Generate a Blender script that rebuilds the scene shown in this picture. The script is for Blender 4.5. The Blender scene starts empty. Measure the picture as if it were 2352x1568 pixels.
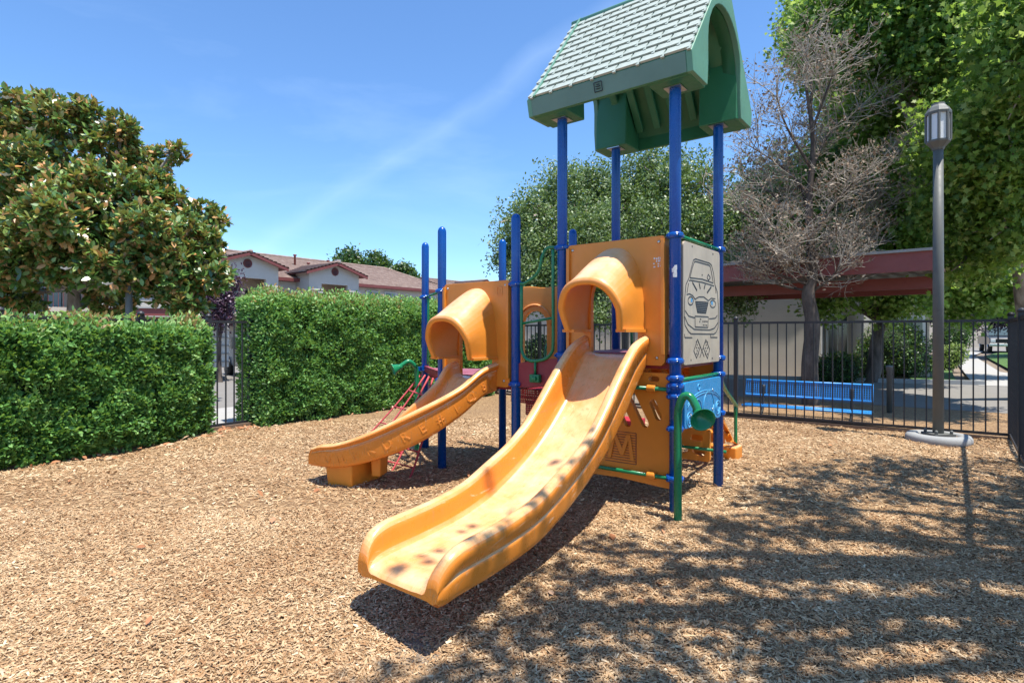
import bpy, bmesh, math, random
import numpy as np
from mathutils import Vector, Matrix
from mathutils.geometry import tessellate_polygon
random.seed(7)
sc = bpy.context.scene
col = sc.collection

# ---------------------------------------------------------------- camera
CAMZ = 1.43
F = 1307.0 / 2352.0
cam_d = bpy.data.cameras.new('camera'); cam = bpy.data.objects.new('camera', cam_d); col.objects.link(cam)
cam.location = (0, 0, CAMZ); cam.rotation_euler = (math.radians(90), 0, 0)
cam_d.sensor_width = 36; cam_d.lens = 36 * F; cam_d.shift_y = -19 / 2352.0
cam_d.clip_start = 0.05; cam_d.clip_end = 3000
sc.camera = cam
# ---------------------------------------------------------------- light
SX, SY = 0.226, -0.2145   # towards the sun, per metre of height
SUN = Vector((SX, SY, 1.0)).normalized()
world = bpy.data.worlds.new('World'); sc.world = world; world.use_nodes = True
nt = world.node_tree; nt.nodes.clear()
wo = nt.nodes.new('ShaderNodeOutputWorld'); bg = nt.nodes.new('ShaderNodeBackground')
sky = nt.nodes.new('ShaderNodeTexSky'); sky.sky_type = 'NISHITA'; sky.sun_disc = False
sky.sun_elevation = math.asin(SUN.z); sky.sun_rotation = math.atan2(SUN.x, SUN.y)
sky.air_density = 1.0; sky.dust_density = 0.2; sky.ozone_density = 3.0; sky.altitude = 50
# thin cirrus streaks mixed into the sky
tc = nt.nodes.new('ShaderNodeTexCoord'); mp = nt.nodes.new('ShaderNodeMapping')
mp.inputs['Rotation'].default_value = (0.2, 0.75, 0.3); mp.inputs['Scale'].default_value = (1.0, 1.6, 4.5)
nz = nt.nodes.new('ShaderNodeTexNoise'); nz.inputs['Scale'].default_value = 1.3; nz.inputs['Detail'].default_value = 7
nz.inputs['Roughness'].default_value = 0.55; nz.inputs['Distortion'].default_value = 0.5
cr = nt.nodes.new('ShaderNodeValToRGB'); cr.color_ramp.elements[0].position = 0.5; cr.color_ramp.elements[1].position = 0.85
cr.color_ramp.elements[0].color = (0, 0, 0, 1); cr.color_ramp.elements[1].color = (.17, .17, .17, 1)
mx = nt.nodes.new('ShaderNodeMix'); mx.data_type = 'RGBA'
hs = nt.nodes.new('ShaderNodeMix'); hs.data_type = 'RGBA'; hs.blend_type = 'MULTIPLY'; hs.inputs[0].default_value = 1.0
hs.inputs[7].default_value = (0.62, 0.81, 0.98, 1)
nt.links.new(tc.outputs['Generated'], mp.inputs['Vector']); nt.links.new(mp.outputs[0], nz.inputs['Vector'])
nt.links.new(nz.outputs[0], cr.inputs[0]); # old contrail: a soft band along a great circle
_d1 = Vector((-556, 1307, 210)).normalized(); _d2 = Vector((-180, 1307, 448)).normalized(); _n = _d1.cross(_d2).normalized()
vm = nt.nodes.new('ShaderNodeVectorMath'); vm.operation = 'DOT_PRODUCT'; vm.inputs[1].default_value = _n
nt.links.new(tc.outputs['Generated'], vm.inputs[0])
n2 = nt.nodes.new('ShaderNodeTexNoise'); n2.inputs['Scale'].default_value = 5; n2.inputs['Detail'].default_value = 6; nt.links.new(tc.outputs['Generated'], n2.inputs['Vector'])
ma = nt.nodes.new('ShaderNodeMath'); ma.operation = 'MULTIPLY_ADD'; ma.inputs[1].default_value = .09; ma.inputs[2].default_value = -.045; nt.links.new(n2.outputs[0], ma.inputs[0])
mb_ = nt.nodes.new('ShaderNodeMath'); mb_.operation = 'ADD'; nt.links.new(vm.outputs['Value'], mb_.inputs[0]); nt.links.new(ma.outputs[0], mb_.inputs[1])
mc_ = nt.nodes.new('ShaderNodeMath'); mc_.operation = 'ABSOLUTE'; nt.links.new(mb_.outputs[0], mc_.inputs[0])
cr2 = nt.nodes.new('ShaderNodeValToRGB'); cr2.color_ramp.elements[0].color = (.11, .11, .11, 1); cr2.color_ramp.elements[1].color = (0, 0, 0, 1); cr2.color_ramp.elements[1].position = .028
nt.links.new(mc_.outputs[0], cr2.inputs[0])
md_ = nt.nodes.new('ShaderNodeMath'); md_.operation = 'MULTIPLY_ADD'; nt.links.new(cr2.outputs[0], md_.inputs[0]); nt.links.new(n2.outputs[0], md_.inputs[1]); nt.links.new(cr.outputs[0], md_.inputs[2])
nt.links.new(md_.outputs[0], mx.inputs[0])
nt.links.new(sky.outputs[0], hs.inputs[6]); nt.links.new(hs.outputs[2], mx.inputs[6])
mx.inputs[7].default_value = (6.0, 7.2, 8.8, 1)
nt.links.new(mx.outputs[2], bg.inputs[0]); bg.inputs[1].default_value = 0.135
nt.links.new(bg.outputs[0], wo.inputs[0])
sd = bpy.data.lights.new('sun', 'SUN'); so = bpy.data.objects.new('sun', sd); col.objects.link(so)
sd.energy = 4.2; sd.angle = math.radians(0.55); sd.color = (1.0, 0.945, 0.85)
so.rotation_euler = SUN.to_track_quat('Z', 'Y').to_euler(); so.location = (5, -5, 20)
sc.view_settings.view_transform = 'Standard'; sc.view_settings.look = 'None'
sc.view_settings.gamma = 1; sc.view_settings.use_curve_mapping = False
sc.view_settings.exposure = 0.9

# ---------------------------------------------------------------- helpers
def P(px, py, Y):
    "photo pixel (2352 wide) at distance Y"
    return Vector(((px - 1176) * Y / 1307, Y, CAMZ - (py - 765) * Y / 1307))
def G(px, py):
    "photo pixel on the ground"
    return P(px, py, 1307 * CAMZ / (py - 765))

def tag(o, label=None, cat=None, group=None, kind=None):
    if label: o['label'] = label
    if cat: o['category'] = cat
    if group: o['group'] = group
    if kind: o['kind'] = kind
    return o
def empty(name, loc, label, cat, group=None):
    o = bpy.data.objects.new(name, None); col.objects.link(o); o.location = loc; o.empty_display_size = .1
    return tag(o, label, cat, group)
def wloc(p):
    v = Vector((0, 0, 0))
    while p is not None:
        v = v + Vector(p.location); p = p.parent
    return v
def link(name, me, parent=None, loc=(0, 0, 0)):
    o = bpy.data.objects.new(name, me); col.objects.link(o); o.location = loc
    if parent is not None: o.parent = parent
    return o

class MB:
    def __init__(s, xf=None): s.v = []; s.f = []; s.xf = xf; s.sm = []
    def add(s, vs, fs, smooth=False):
        n = len(s.v)
        for v in vs:
            s.v.append(tuple(s.xf(*v)) if s.xf else tuple(v))
        for f in fs:
            s.f.append([i + n for i in f]); s.sm.append(smooth)
        return s
    def box(s, c, d, rz=0.0):
        x, y, z = d[0] / 2, d[1] / 2, d[2] / 2; ca, sa = math.cos(rz), math.sin(rz); vs = []
        for sz in (-1, 1):
            for sx, sy in ((-1, -1), (1, -1), (1, 1), (-1, 1)):
                X, Y = sx * x, sy * y
                vs.append((c[0] + X * ca - Y * sa, c[1] + X * sa + Y * ca, c[2] + sz * z))
        return s.add(vs, [(0, 3, 2, 1), (4, 5, 6, 7), (0, 1, 5, 4), (1, 2, 6, 5), (2, 3, 7, 6), (3, 0, 4, 7)])
    def beam(s, p, q, w, h, up=(0, 0, 1)):
        p = Vector(p); q = Vector(q); d = (q - p).normalized(); up = Vector(up)
        sd_ = d.cross(up)
        if sd_.length < 1e-4: sd_ = Vector((1, 0, 0))
        sd_.normalize(); u = sd_.cross(d).normalized(); vs = []
        for e in (p, q):
            for a, b in ((-1, -1), (1, -1), (1, 1), (-1, 1)):
                vs.append(e + sd_ * a * w / 2 + u * b * h / 2)
        return s.add([tuple(v) for v in vs], [(0, 3, 2, 1), (4, 5, 6, 7), (0, 1, 5, 4), (1, 2, 6, 5), (2, 3, 7, 6), (3, 0, 4, 7)])
    def tube(s, pts, r, n=10, cap=True, closed=False):
        pts = [Vector(p) for p in pts]; m = len(pts)
        rr = r if isinstance(r, (list, tuple)) else [r] * m
        ref = None; vs = []
        for i, p in enumerate(pts):
            if closed: d = pts[(i + 1) % m] - pts[i - 1]
            else: d = pts[min(i + 1, m - 1)] - pts[max(i - 1, 0)]
            if d.length < 1e-9: d = Vector((0, 0, 1))
            d.normalize()
            if ref is None:
                ref = Vector((1, 0, 0)) if abs(d.x) < .8 else Vector((0, 1, 0))
            x = (ref - d * ref.dot(d)).normalized(); y = d.cross(x); ref = x
            for k in range(n):
                a = 2 * math.pi * k / n
                vs.append(tuple(p + (x * math.cos(a) + y * math.sin(a)) * rr[i]))
        fs = []
        for i in range(m if closed else m - 1):
            j = (i + 1) % m
            for k in range(n):
                fs.append((i * n + k, i * n + (k + 1) % n, j * n + (k + 1) % n, j * n + k))
        if cap and not closed:
            fs.append(tuple(range(n))[::-1]); fs.append(tuple((m - 1) * n + k for k in range(n)))
        return s.add(vs, fs, True)
    def lathe(s, c, prof, n=16, axis=(0, 0, 1)):
        ax = Vector(axis).normalized(); x = ax.orthogonal().normalized(); y = ax.cross(x); c = Vector(c); vs = []
        for r, h in prof:
            for k in range(n):
                a = 2 * math.pi * k / n
                vs.append(tuple(c + ax * h + (x * math.cos(a) + y * math.sin(a)) * r))
        fs = []
        for i in range(len(prof) - 1):
            for k in range(n):
                fs.append((i * n + k, i * n + (k + 1) % n, (i + 1) * n + (k + 1) % n, (i + 1) * n + k))
        fs.append(tuple(range(n))[::-1]); fs.append(tuple((len(prof) - 1) * n + k for k in range(n)))
        return s.add(vs, fs, True)
    def loft(s, rings, closed=True, caps=True, smooth=True):
        n = len(rings[0]); vs = [tuple(p) for r in rings for p in r]; fs = []
        for i in range(len(rings) - 1):
            for k in range(n if closed else n - 1):
                fs.append((i * n + k, i * n + (k + 1) % n, (i + 1) * n + (k + 1) % n, (i + 1) * n + k))
        s.add(vs, fs, smooth)
        if caps:
            b = len(s.v) - len(vs)
            s.f.append([b + k for k in range(n)][::-1]); s.sm.append(False)
            s.f.append([b + (len(rings) - 1) * n + k for k in range(n)]); s.sm.append(False)
        return s
    def plate(s, outer, holes, frame, th):
        "flat polygon with holes in (u,v); frame(u,v,w) -> point, thickness along w from 0 to th"
        loops = [outer] + list(holes)
        tri = tessellate_polygon([[Vector((u, v, 0)) for u, v in l] for l in loops])
        flat = [p for l in loops for p in l]; n = len(flat)
        vs = [tuple(frame(u, v, 0)) for u, v in flat] + [tuple(frame(u, v, th)) for u, v in flat]
        fs = [tuple(t) for t in tri] + [tuple(i + n for i in t[::-1]) for t in tri]
        k = 0
        for l in loops:
            m = len(l)
            for i in range(m):
                a, b = k + i, k + (i + 1) % m
                fs.append((a, b, b + n, a + n))
            k += m
        return s.add(vs, fs)
    def mesh(s, name, mat, off=(0, 0, 0), fix=True):
        me = bpy.data.meshes.new(name); o = Vector(off)
        me.from_pydata([tuple(Vector(v) - o) for v in s.v], [], s.f)
        me.materials.append(mat)
        me.polygons.foreach_set('use_smooth', s.sm)
        if fix:
            bm = bmesh.new(); bm.from_mesh(me); bmesh.ops.recalc_face_normals(bm, faces=bm.faces); bm.to_mesh(me); bm.free()
        me.update(); return me
    def build(s, name, mat, parent=None, label=None, cat=None, group=None, kind=None, bevel=0, fix=True, loc=None):
        off = wloc(parent) if parent is not None else (Vector(loc) if loc else Vector((0, 0, 0)))
        me = s.mesh(name, mat, off, fix)
        o = link(name, me, parent, (0, 0, 0) if parent is not None else off)
        if bevel:
            b = o.modifiers.new('bevel', 'BEVEL'); b.width = bevel; b.segments = 2; b.limit_method = 'ANGLE'; b.angle_limit = math.radians(35)
            b.harden_normals = False
            for p in me.polygons: p.use_smooth = True
            w = o.modifiers.new('wn', 'WEIGHTED_NORMAL'); w.keep_sharp = False
        return tag(o, label, cat, group, kind)

def crom(pts, n):
    "catmull-rom resample of tuples"
    pts = [Vector(p) for p in pts]; out = []
    for i in range(len(pts) - 1):
        p0 = pts[max(i - 1, 0)]; p1 = pts[i]; p2 = pts[i + 1]; p3 = pts[min(i + 2, len(pts) - 1)]
        for k in range(n):
            t = k / n
            out.append(0.5 * ((2 * p1) + (p2 - p0) * t + (2 * p0 - 5 * p1 + 4 * p2 - p3) * t * t + (3 * p1 - p0 - 3 * p2 + p3) * t ** 3))
    out.append(pts[-1]); return out
def interp(tab, x):
    xs = [t[0] for t in tab]
    if x <= xs[0]: return tab[0][1]
    if x >= xs[-1]: return tab[-1][1]
    for i in range(len(tab) - 1):
        if xs[i] <= x <= xs[i + 1]:
            x0, y0 = tab[i]; x1, y1 = tab[i + 1]; h = x1 - x0; t = (x - x0) / h
            m0 = (y1 - tab[i - 1][1]) / (x1 - tab[i - 1][0]) if i > 0 else (y1 - y0) / h
            m1 = (tab[i + 2][1] - y0) / (tab[i + 2][0] - x0) if i + 2 < len(tab) else (y1 - y0) / h
            return (2*t**3-3*t*t+1)*y0 + (t**3-2*t*t+t)*h*m0 + (-2*t**3+3*t*t)*y1 + (t**3-t*t)*h*m1

# ---------------------------------------------------------------- materials
class NG:
    def __init__(s, name):
        s.m = bpy.data.materials.new(name); s.m.use_nodes = True; s.t = s.m.node_tree; s.t.nodes.clear()
        s.out = s.t.nodes.new('ShaderNodeOutputMaterial'); s.b = s.t.nodes.new('ShaderNodeBsdfPrincipled')
        s.t.links.new(s.b.outputs[0], s.out.inputs[0]); s._tc = None
    def n(s, ty, **kw):
        x = s.t.nodes.new(ty)
        for k, v in kw.items(): setattr(x, k, v)
        return x
    def l(s, a, b): s.t.links.new(a, b)
    def tc(s, obj=True):
        if not s._tc: s._tc = s.n('ShaderNodeTexCoord')
        return s._tc.outputs['Object']
    def geo(s):
        g = s.n('ShaderNodeNewGeometry'); return g
    def noise(s, scale, detail=4, rough=.55, vec=None, sc3=None, dist=0):
        x = s.n('ShaderNodeTexNoise'); x.inputs['Scale'].default_value = scale; x.inputs['Detail'].default_value = detail
        x.inputs['Roughness'].default_value = rough; x.inputs['Distortion'].default_value = dist
        v = vec or s.tc()
        if sc3:
            m = s.n('ShaderNodeMapping'); m.inputs['Scale'].default_value = sc3; s.l(v, m.inputs[0]); v = m.outputs[0]
        s.l(v, x.inputs['Vector']); return x.outputs[0]
    def ramp(s, fac, stops):
        r = s.n('ShaderNodeValToRGB'); e = r.color_ramp.elements
        while len(e) < len(stops): e.new(.5)
        for i, (p, c) in enumerate(stops):
            e[i].position = p; e[i].color = (c[0], c[1], c[2], 1) if hasattr(c, '__len__') else (c, c, c, 1)
        s.l(fac, r.inputs[0]); return r.outputs[0]
    def mix(s, fac, a, b, mode='MIX'):
        x = s.n('ShaderNodeMix', data_type='RGBA', blend_type=mode)
        for sock, v in ((x.inputs[0], fac), (x.inputs[6], a), (x.inputs[7], b)):
            if hasattr(v, 'is_output') or hasattr(v, 'links'): s.l(v, sock)
            elif hasattr(v, '__len__'): sock.default_value = (v[0], v[1], v[2], 1)
            else: sock.default_value = v
        return x.outputs[2]
    def bump(s, h, strength=.3, dist=.01):
        b = s.n('ShaderNodeBump'); b.inputs['Strength'].default_value = strength; b.inputs['Distance'].default_value = dist
        s.l(h, b.inputs['Height']); s.l(b.outputs[0], s.b.inputs['Normal'])
    def set(s, **kw):
        for k, v in kw.items():
            k = k.replace('_', ' ')
            sock = s.b.inputs[k]
            if hasattr(v, 'links'): s.l(v, sock)
            elif hasattr(v, '__len__'): sock.default_value = (v[0], v[1], v[2], 1)
            else: sock.default_value = v
        return s.m

def plastic(name, c, faded=None, fade_amt=.5, rough=.35, dirt=.25, scuff=0):
    g = NG(name); a = g.noise(3.0, 5); fine = g.noise(40, 3)
    cc = g.mix(g.ramp(a, [(.35, 0), (.7, 1)]), c, tuple(x * .86 for x in c))
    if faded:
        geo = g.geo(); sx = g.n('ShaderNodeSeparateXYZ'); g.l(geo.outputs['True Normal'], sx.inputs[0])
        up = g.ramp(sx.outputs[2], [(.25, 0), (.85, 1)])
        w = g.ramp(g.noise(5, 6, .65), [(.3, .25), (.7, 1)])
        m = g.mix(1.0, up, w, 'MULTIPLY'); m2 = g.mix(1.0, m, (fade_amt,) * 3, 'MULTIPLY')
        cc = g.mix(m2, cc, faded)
    st = g.ramp(g.noise(9, 8, .7), [(.56, 0), (.72, dirt)])
    cc = g.mix(st, cc, (c[0] * .45, c[1] * .4, c[2] * .4))
    if scuff:
        s1 = g.ramp(g.noise(22, 6, .7, sc3=(1, 1, .25)), [(.60, 0), (.66, scuff)]); cc = g.mix(s1, cc, (.42, .22, .08))
        mr = g.n('ShaderNodeMapping'); mr.inputs['Rotation'].default_value = (0, 0, -.907); g.l(g.tc(), mr.inputs[0])
        s2 = g.ramp(g.noise(9, 5, .7, vec=mr.outputs[0], sc3=(.22, 12, 1)), [(.58, 0), (.64, scuff)]); cc = g.mix(s2, cc, (.40, .20, .07))
        s3 = g.ramp(g.noise(11, 5, .7, vec=mr.outputs[0], sc3=(.3, 15, 1)), [(.62, 0), (.66, scuff * .8)]); cc = g.mix(s3, cc, (.88, .72, .5))
    g.bump(fine, .06, .004)
    r = g.ramp(g.noise(14, 4), [(.3, rough - .07), (.7, rough + .12)])
    return g.set(Base_Color=cc, Roughness=r, Specular_IOR_Level=.5)
M = {}
M['orange'] = plastic('orange_plastic', (.76, .265, .03), None, rough=.36, dirt=.12)
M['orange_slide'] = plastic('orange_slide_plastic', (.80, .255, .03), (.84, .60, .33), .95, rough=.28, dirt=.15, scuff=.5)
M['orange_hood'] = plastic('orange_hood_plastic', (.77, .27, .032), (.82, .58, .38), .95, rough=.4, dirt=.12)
M['green_roof'] = plastic('green_roof_plastic', (.03, .19, .095), (.2, .36, .29), .4, rough=.45, dirt=.15)
M['fascia_green'] = plastic('weathered_teal_plastic', (.13, .235, .195), (.2, .3, .27), .4, rough=.55, dirt=.2)
M['green_trim'] = plastic('pale_green_trim_plastic', (.12, .30, .21), (.3, .46, .4), .5, rough=.5, dirt=.15)
M['blue'] = plastic('blue_paint', (.002, .082, .38), None, rough=.24, dirt=.0)
M['green'] = plastic('green_paint', (.01, .2, .075), None, rough=.26, dirt=.2)
M['red'] = plastic('red_coating', (.28, .025, .035), (.45, .12, .14), .6, rough=.45)
M['deck'] = plastic('deck_coating', (.27, .05, .09), (.42, .16, .2), .7, rough=.5)
M['red_bright'] = plastic('bright_red_plastic', (.5, .03, .05), None, rough=.4)
M['rope'] = plastic('red_rope', (.5, .07, .08), None, rough=.8)
M['cyan'] = plastic('sky_blue_panel', (.02, .27, .58), None, rough=.25, dirt=.05)
M['cyan_line'] = plastic('pale_line', (.10, .42, .68), None, rough=.4, dirt=0)
M['bench_blue'] = plastic('bench_blue_coating', (.04, .32, .80), None, rough=.4)
M['fence'] = plastic('black_fence_paint', (.022, .022, .026), (.06, .06, .065), .6, rough=.45, dirt=.1)
M['lamp_grey'] = plastic('weathered_grey_paint', (.12, .125, .118), (.26, .26, .24), .4, rough=.55, dirt=.3)
M['steel'] = NG('steel').set(Base_Color=(.55, .55, .55), Metallic=1.0, Roughness=.3)
M['white'] = plastic('white_paint', (.72, .72, .7), None, rough=.5)
M['dark'] = NG('dark_groove').set(Base_Color=(.02, .022, .03), Roughness=.6)
M['black'] = NG('black_rubber').set(Base_Color=(.015, .015, .016), Roughness=.6)
def sand_panel():
    g = NG('sand_panel'); n = g.noise(6, 5)
    c = g.mix(g.ramp(n, [(.35, 0), (.7, 1)]), (.50, .42, .32), (.42, .345, .26))
    st = g.ramp(g.noise(12, 5, .6, sc3=(1, 1, .12)), [(.45, 0), (.75, .5)])  # vertical grey streaks: dappled shade and reflections painted into the panel colour
    c = g.mix(st, c, (.30, .27, .24)); return g.set(Base_Color=c, Roughness=.38)
M['sand'] = sand_panel()
def shingle_mat():
    g = NG('faded_shingle_plastic'); n = g.noise(7, 6, .65); n2 = g.noise(28, 4)
    c = g.mix(g.ramp(n, [(.3, 0), (.72, 1)]), (.44, .49, .45), (.30, .35, .315))
    c = g.mix(g.ramp(n2, [(.5, 0), (.75, .35)]), c, (.22, .29, .25)); g.bump(n2, .15, .004)
    return g.set(Base_Color=c, Roughness=.6)
M['shingle'] = shingle_mat()
def stucco(name, c, rough_scale=60):
    g = NG(name); n = g.noise(rough_scale, 4, .6); m = g.noise(1.2, 5)
    cc = g.mix(g.ramp(m, [(.3, 0), (.75, .4)]), c, tuple(x * .7 for x in c)); g.bump(n, .6, .02)
    return g.set(Base_Color=cc, Roughness=.9)
M['stucco'] = stucco('cream_stucco', (.55, .52, .47), 25)
M['stucco_tan'] = stucco('tan_stucco', (.56, .47, .37), 30)
M['stucco_grey'] = stucco('grey_stucco', (.54, .475, .39), 30)
M['trim_red'] = plastic('brick_red_trim', (.19, .05, .045), None, rough=.6)
M['carport'] = plastic('carport_red_paint', (.24, .06, .055), (.33, .14, .13), .5, rough=.5)
def tile_mat():
    g = NG('brown_roof_tile'); n = g.noise(2.5, 5, .7); n2 = g.noise(1.3, 1, sc3=(2, 2, 14))
    c = g.ramp(n, [(.3, (.17, .115, .095)), (.5, (.27, .19, .155)), (.72, (.36, .28, .235))])
    return g.set(Base_Color=c, Roughness=.9)
M['tile'] = tile_mat()
M['glass'] = NG('window_glass').set(Base_Color=(.07, .10, .10), Roughness=.06, Specular_IOR_Level=.8)
M['blind'] = NG('pale_curtain').set(Base_Color=(.32, .40, .37), Roughness=.7)
M['dark_room'] = NG('dark_interior').set(Base_Color=(.06, .055, .05), Roughness=.9)
M['frost'] = NG('frosted_lamp_panel').set(Base_Color=(.78, .8, .82), Roughness=.35)
def concrete(name, c):
    g = NG(name); n = g.noise(3, 8, .6); n2 = g.noise(60, 3)
    cc = g.mix(g.ramp(n, [(.3, 0), (.75, .5)]), c, tuple(x * .72 for x in c))
    cc = g.mix(g.ramp(n2, [(.5, 0), (.8, .25)]), cc, (.12, .11, .1)); g.bump(n2, .2, .004)
    return g.set(Base_Color=cc, Roughness=.9)
M['concrete'] = concrete('concrete', (.40, .385, .36)); M['asphalt'] = concrete('asphalt', (.22, .205, .185))
M['curb'] = concrete('curb_concrete', (.33, .335, .33))
M['board'] = concrete('border_board', (.16, .105, .07))
def mulch():
    g = NG('mulch_ground'); v = g.n('ShaderNodeTexVoronoi'); v.inputs['Scale'].default_value = 42
    mp_ = g.n('ShaderNodeMapping'); mp_.inputs['Scale'].default_value = (1, 1.8, 1)
    w = g.n('ShaderNodeTexNoise'); w.inputs['Scale'].default_value = 9; g.l(g.tc(), w.inputs['Vector'])
    ad = g.n('ShaderNodeMix', data_type='RGBA', blend_type='ADD'); ad.inputs[0].default_value = .25
    g.l(g.tc(), ad.inputs[6]); g.l(w.outputs[1], ad.inputs[7]); g.l(ad.outputs[2], mp_.inputs[0]); g.l(mp_.outputs[0], v.inputs['Vector'])
    c = g.ramp(v.outputs['Color'], [(.15, (.14, .07, .03)), (.4, (.28, .16, .075)), (.6, (.40, .25, .12)), (.85, (.5, .34, .18))])
    big = g.ramp(g.noise(.9, 5), [(.35, 0), (.7, .3)]); c = g.mix(big, c, (.2, .115, .06))
    g.bump(v.outputs['Distance'], .8, .02); return g.set(Base_Color=c, Roughness=.95)
M['mulch'] = mulch()
def dirt():
    g = NG('bare_ground'); n = g.noise(8, 8, .7); n2 = g.noise(70, 3)
    c = g.ramp(n, [(.3, (.14, .10, .07)), (.55, (.24, .19, .14)), (.75, (.34, .28, .22))])
    c = g.mix(g.ramp(n2, [(.55, 0), (.7, .6)]), c, (.10, .06, .04)); g.bump(n2, .5, .02); return g.set(Base_Color=c, Roughness=.95)
M['dirt'] = dirt()
def grass_m():
    g = NG('lawn_green'); n = g.noise(3, 8, .7); n2 = g.noise(90, 2)
    c = g.ramp(n, [(.3, (.05, .12, .02)), (.7, (.12, .22, .045))]); c = g.mix(g.ramp(n2, [(.4, 0), (.7, .6)]), c, (.03, .08, .015))
    g.bump(n2, .8, .03); return g.set(Base_Color=c, Roughness=.9)
M['lawn'] = grass_m()
def chip_mat():
    g = NG('wood_chip'); a = g.n('ShaderNodeAttribute'); a.attribute_name = 'rnd'
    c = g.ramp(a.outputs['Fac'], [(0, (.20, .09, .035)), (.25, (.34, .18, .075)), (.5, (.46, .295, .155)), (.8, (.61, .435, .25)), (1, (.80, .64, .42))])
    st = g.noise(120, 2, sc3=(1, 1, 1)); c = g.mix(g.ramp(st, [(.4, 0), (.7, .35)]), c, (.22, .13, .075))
    return g.set(Base_Color=c, Roughness=.85)
M['chip'] = chip_mat()
def leafm(name, stops, back=None, trans=.3, rough=.45, tcol=None, spec=.5):
    g = NG(name); a = g.n('ShaderNodeAttribute'); a.attribute_name = 'rnd'
    c = g.ramp(a.outputs['Fac'], stops)
    if back:
        geo = g.geo(); bk = g.mix(.55, c, back); c = g.mix(geo.outputs['Backfacing'], c, bk)
    g.set(Base_Color=c, Roughness=rough, Specular_IOR_Level=spec)
    tr = g.n('ShaderNodeBsdfTranslucent'); mxs = g.n('ShaderNodeMixShader'); mxs.inputs[0].default_value = trans
    c2 = g.mix(.65, c, tcol or (.28, .42, .04)); g.l(c2, tr.inputs[0])
    g.l(g.b.outputs[0], mxs.inputs[1]); g.l(tr.outputs[0], mxs.inputs[2]); g.l(mxs.outputs[0], g.out.inputs[0])
    return g.m
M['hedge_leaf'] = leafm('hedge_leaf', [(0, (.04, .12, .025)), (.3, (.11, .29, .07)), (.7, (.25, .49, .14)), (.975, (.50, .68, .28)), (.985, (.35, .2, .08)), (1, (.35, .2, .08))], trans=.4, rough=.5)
M['syc_leaf'] = leafm('sycamore_leaf', [(0, (.03, .08, .018)), (.35, (.10, .22, .045)), (.7, (.24, .42, .09)), (1, (.58, .68, .24))], trans=.6, rough=.42, tcol=(.32, .46, .06))
M['olive_leaf'] = leafm('grey_green_leaf', [(0, (.05, .10, .03)), (.5, (.13, .21, .07)), (.85, (.23, .32, .13)), (1, (.36, .43, .26))], trans=.25, rough=.45)
M['mag_leaf'] = leafm('magnolia_leaf', [(0, (.04, .10, .025)), (.4, (.10, .21, .045)), (.66, (.22, .35, .08)), (.78, (.34, .42, .13)), (.84, (.46, .26, .09)), (1, (.62, .31, .12))], back=(.42, .25, .10), trans=.2, rough=.28, spec=.7)
M['dark_leaf'] = leafm('dark_shrub_leaf', [(0, (.015, .045, .01)), (.7, (.03, .09, .018)), (1, (.09, .18, .03))], trans=.2)
M['purple_leaf'] = leafm('purple_leaf', [(0, (.03, .012, .025)), (.6, (.08, .04, .07)), (1, (.2, .13, .2))], trans=.15, tcol=(.2, .03, .08))
M['dead_leaf'] = leafm('dead_brown_leaf', [(0, (.12, .08, .05)), (.6, (.25, .18, .125)), (1, (.42, .34, .26))], trans=.15, tcol=(.3, .15, .08), rough=.8)
M['yellow_leaf'] = leafm('pale_shrub_leaf', [(0, (.12, .2, .04)), (1, (.35, .42, .14))], trans=.35)
def bark(name, a, b):
    g = NG(name); n = g.noise(6, 8, .65, sc3=(1, 1, .35)); c = g.ramp(n, [(.35, a), (.65, b)]); g.bump(n, .7, .03)
    return g.set(Base_Color=c, Roughness=.9)
M['bark'] = bark('grey_brown_bark', (.09, .07, .055), (.30, .26, .22)); M['bark_dark'] = bark('dark_bark', (.04, .03, .025), (.15, .12, .1))
M['bark_pale'] = bark('pale_bark', (.16, .13, .11), (.42, .38, .34)); M['twig'] = bark('grey_twig', (.21, .18, .145), (.54, .49, .42))

# ---------------------------------------------------------------- numpy leaf cloud
def leafmesh(name, pts, size, mat, rs, aspect=.45, lobed=False, up=.35, dirs=None, rnd=None, fold=.15, jit=.35):
    N = len(pts); pts = np.asarray(pts, dtype=np.float64)
    d = rs.normal(size=(N, 3)) if dirs is None else dirs + rs.normal(size=(N, 3)) * .35
    d /= np.linalg.norm(d, axis=1)[:, None] + 1e-9
    nrm = rs.normal(size=(N, 3)) + np.array([.25, -.5, 1.0]) * up * 3
    sdv = np.cross(d, nrm); sdv /= np.linalg.norm(sdv, axis=1)[:, None] + 1e-9
    nn = np.cross(sdv, d)
    s = size * (1 + rs.uniform(-jit, jit, N))
    if lobed:
        prof = [(0, 0), (.18, .10), (.10, .48), (.36, .27), (.52, .60), (.62, .24), (1.0, .0)]
    else:
        prof = [(0, 0), (.3, aspect * .45), (.65, aspect * .5), (1.0, 0)]
    half = prof[1:-1]; P_ = [(0, 0, 0)] + [(x, y, fold * y) for x, y in half] + [(1, 0, 0)] + [(x, -y, fold * y) for x, y in half[::-1]]
    K = len(P_); V = np.zeros((N, K, 3))
    for k, (x, y, z) in enumerate(P_):
        V[:, k] = pts + (d * x + sdv * y + nn * z) * s[:, None]
    me = bpy.data.meshes.new(name)
    me.vertices.add(N * K); me.vertices.foreach_set('co', V.reshape(-1))
    me.loops.add(N * K); me.loops.foreach_set('vertex_index', np.arange(N * K, dtype=np.int32))
    me.polygons.add(N); me.polygons.foreach_set('loop_start', np.arange(0, N * K, K, dtype=np.int32))
    at = me.attributes.new('rnd', 'FLOAT', 'FACE')
    at.data.foreach_set('value', (rs.uniform(0, 1, N) if rnd is None else rnd).astype(np.float32))
    me.materials.append(mat); me.update(calc_edges=True); return me
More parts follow.
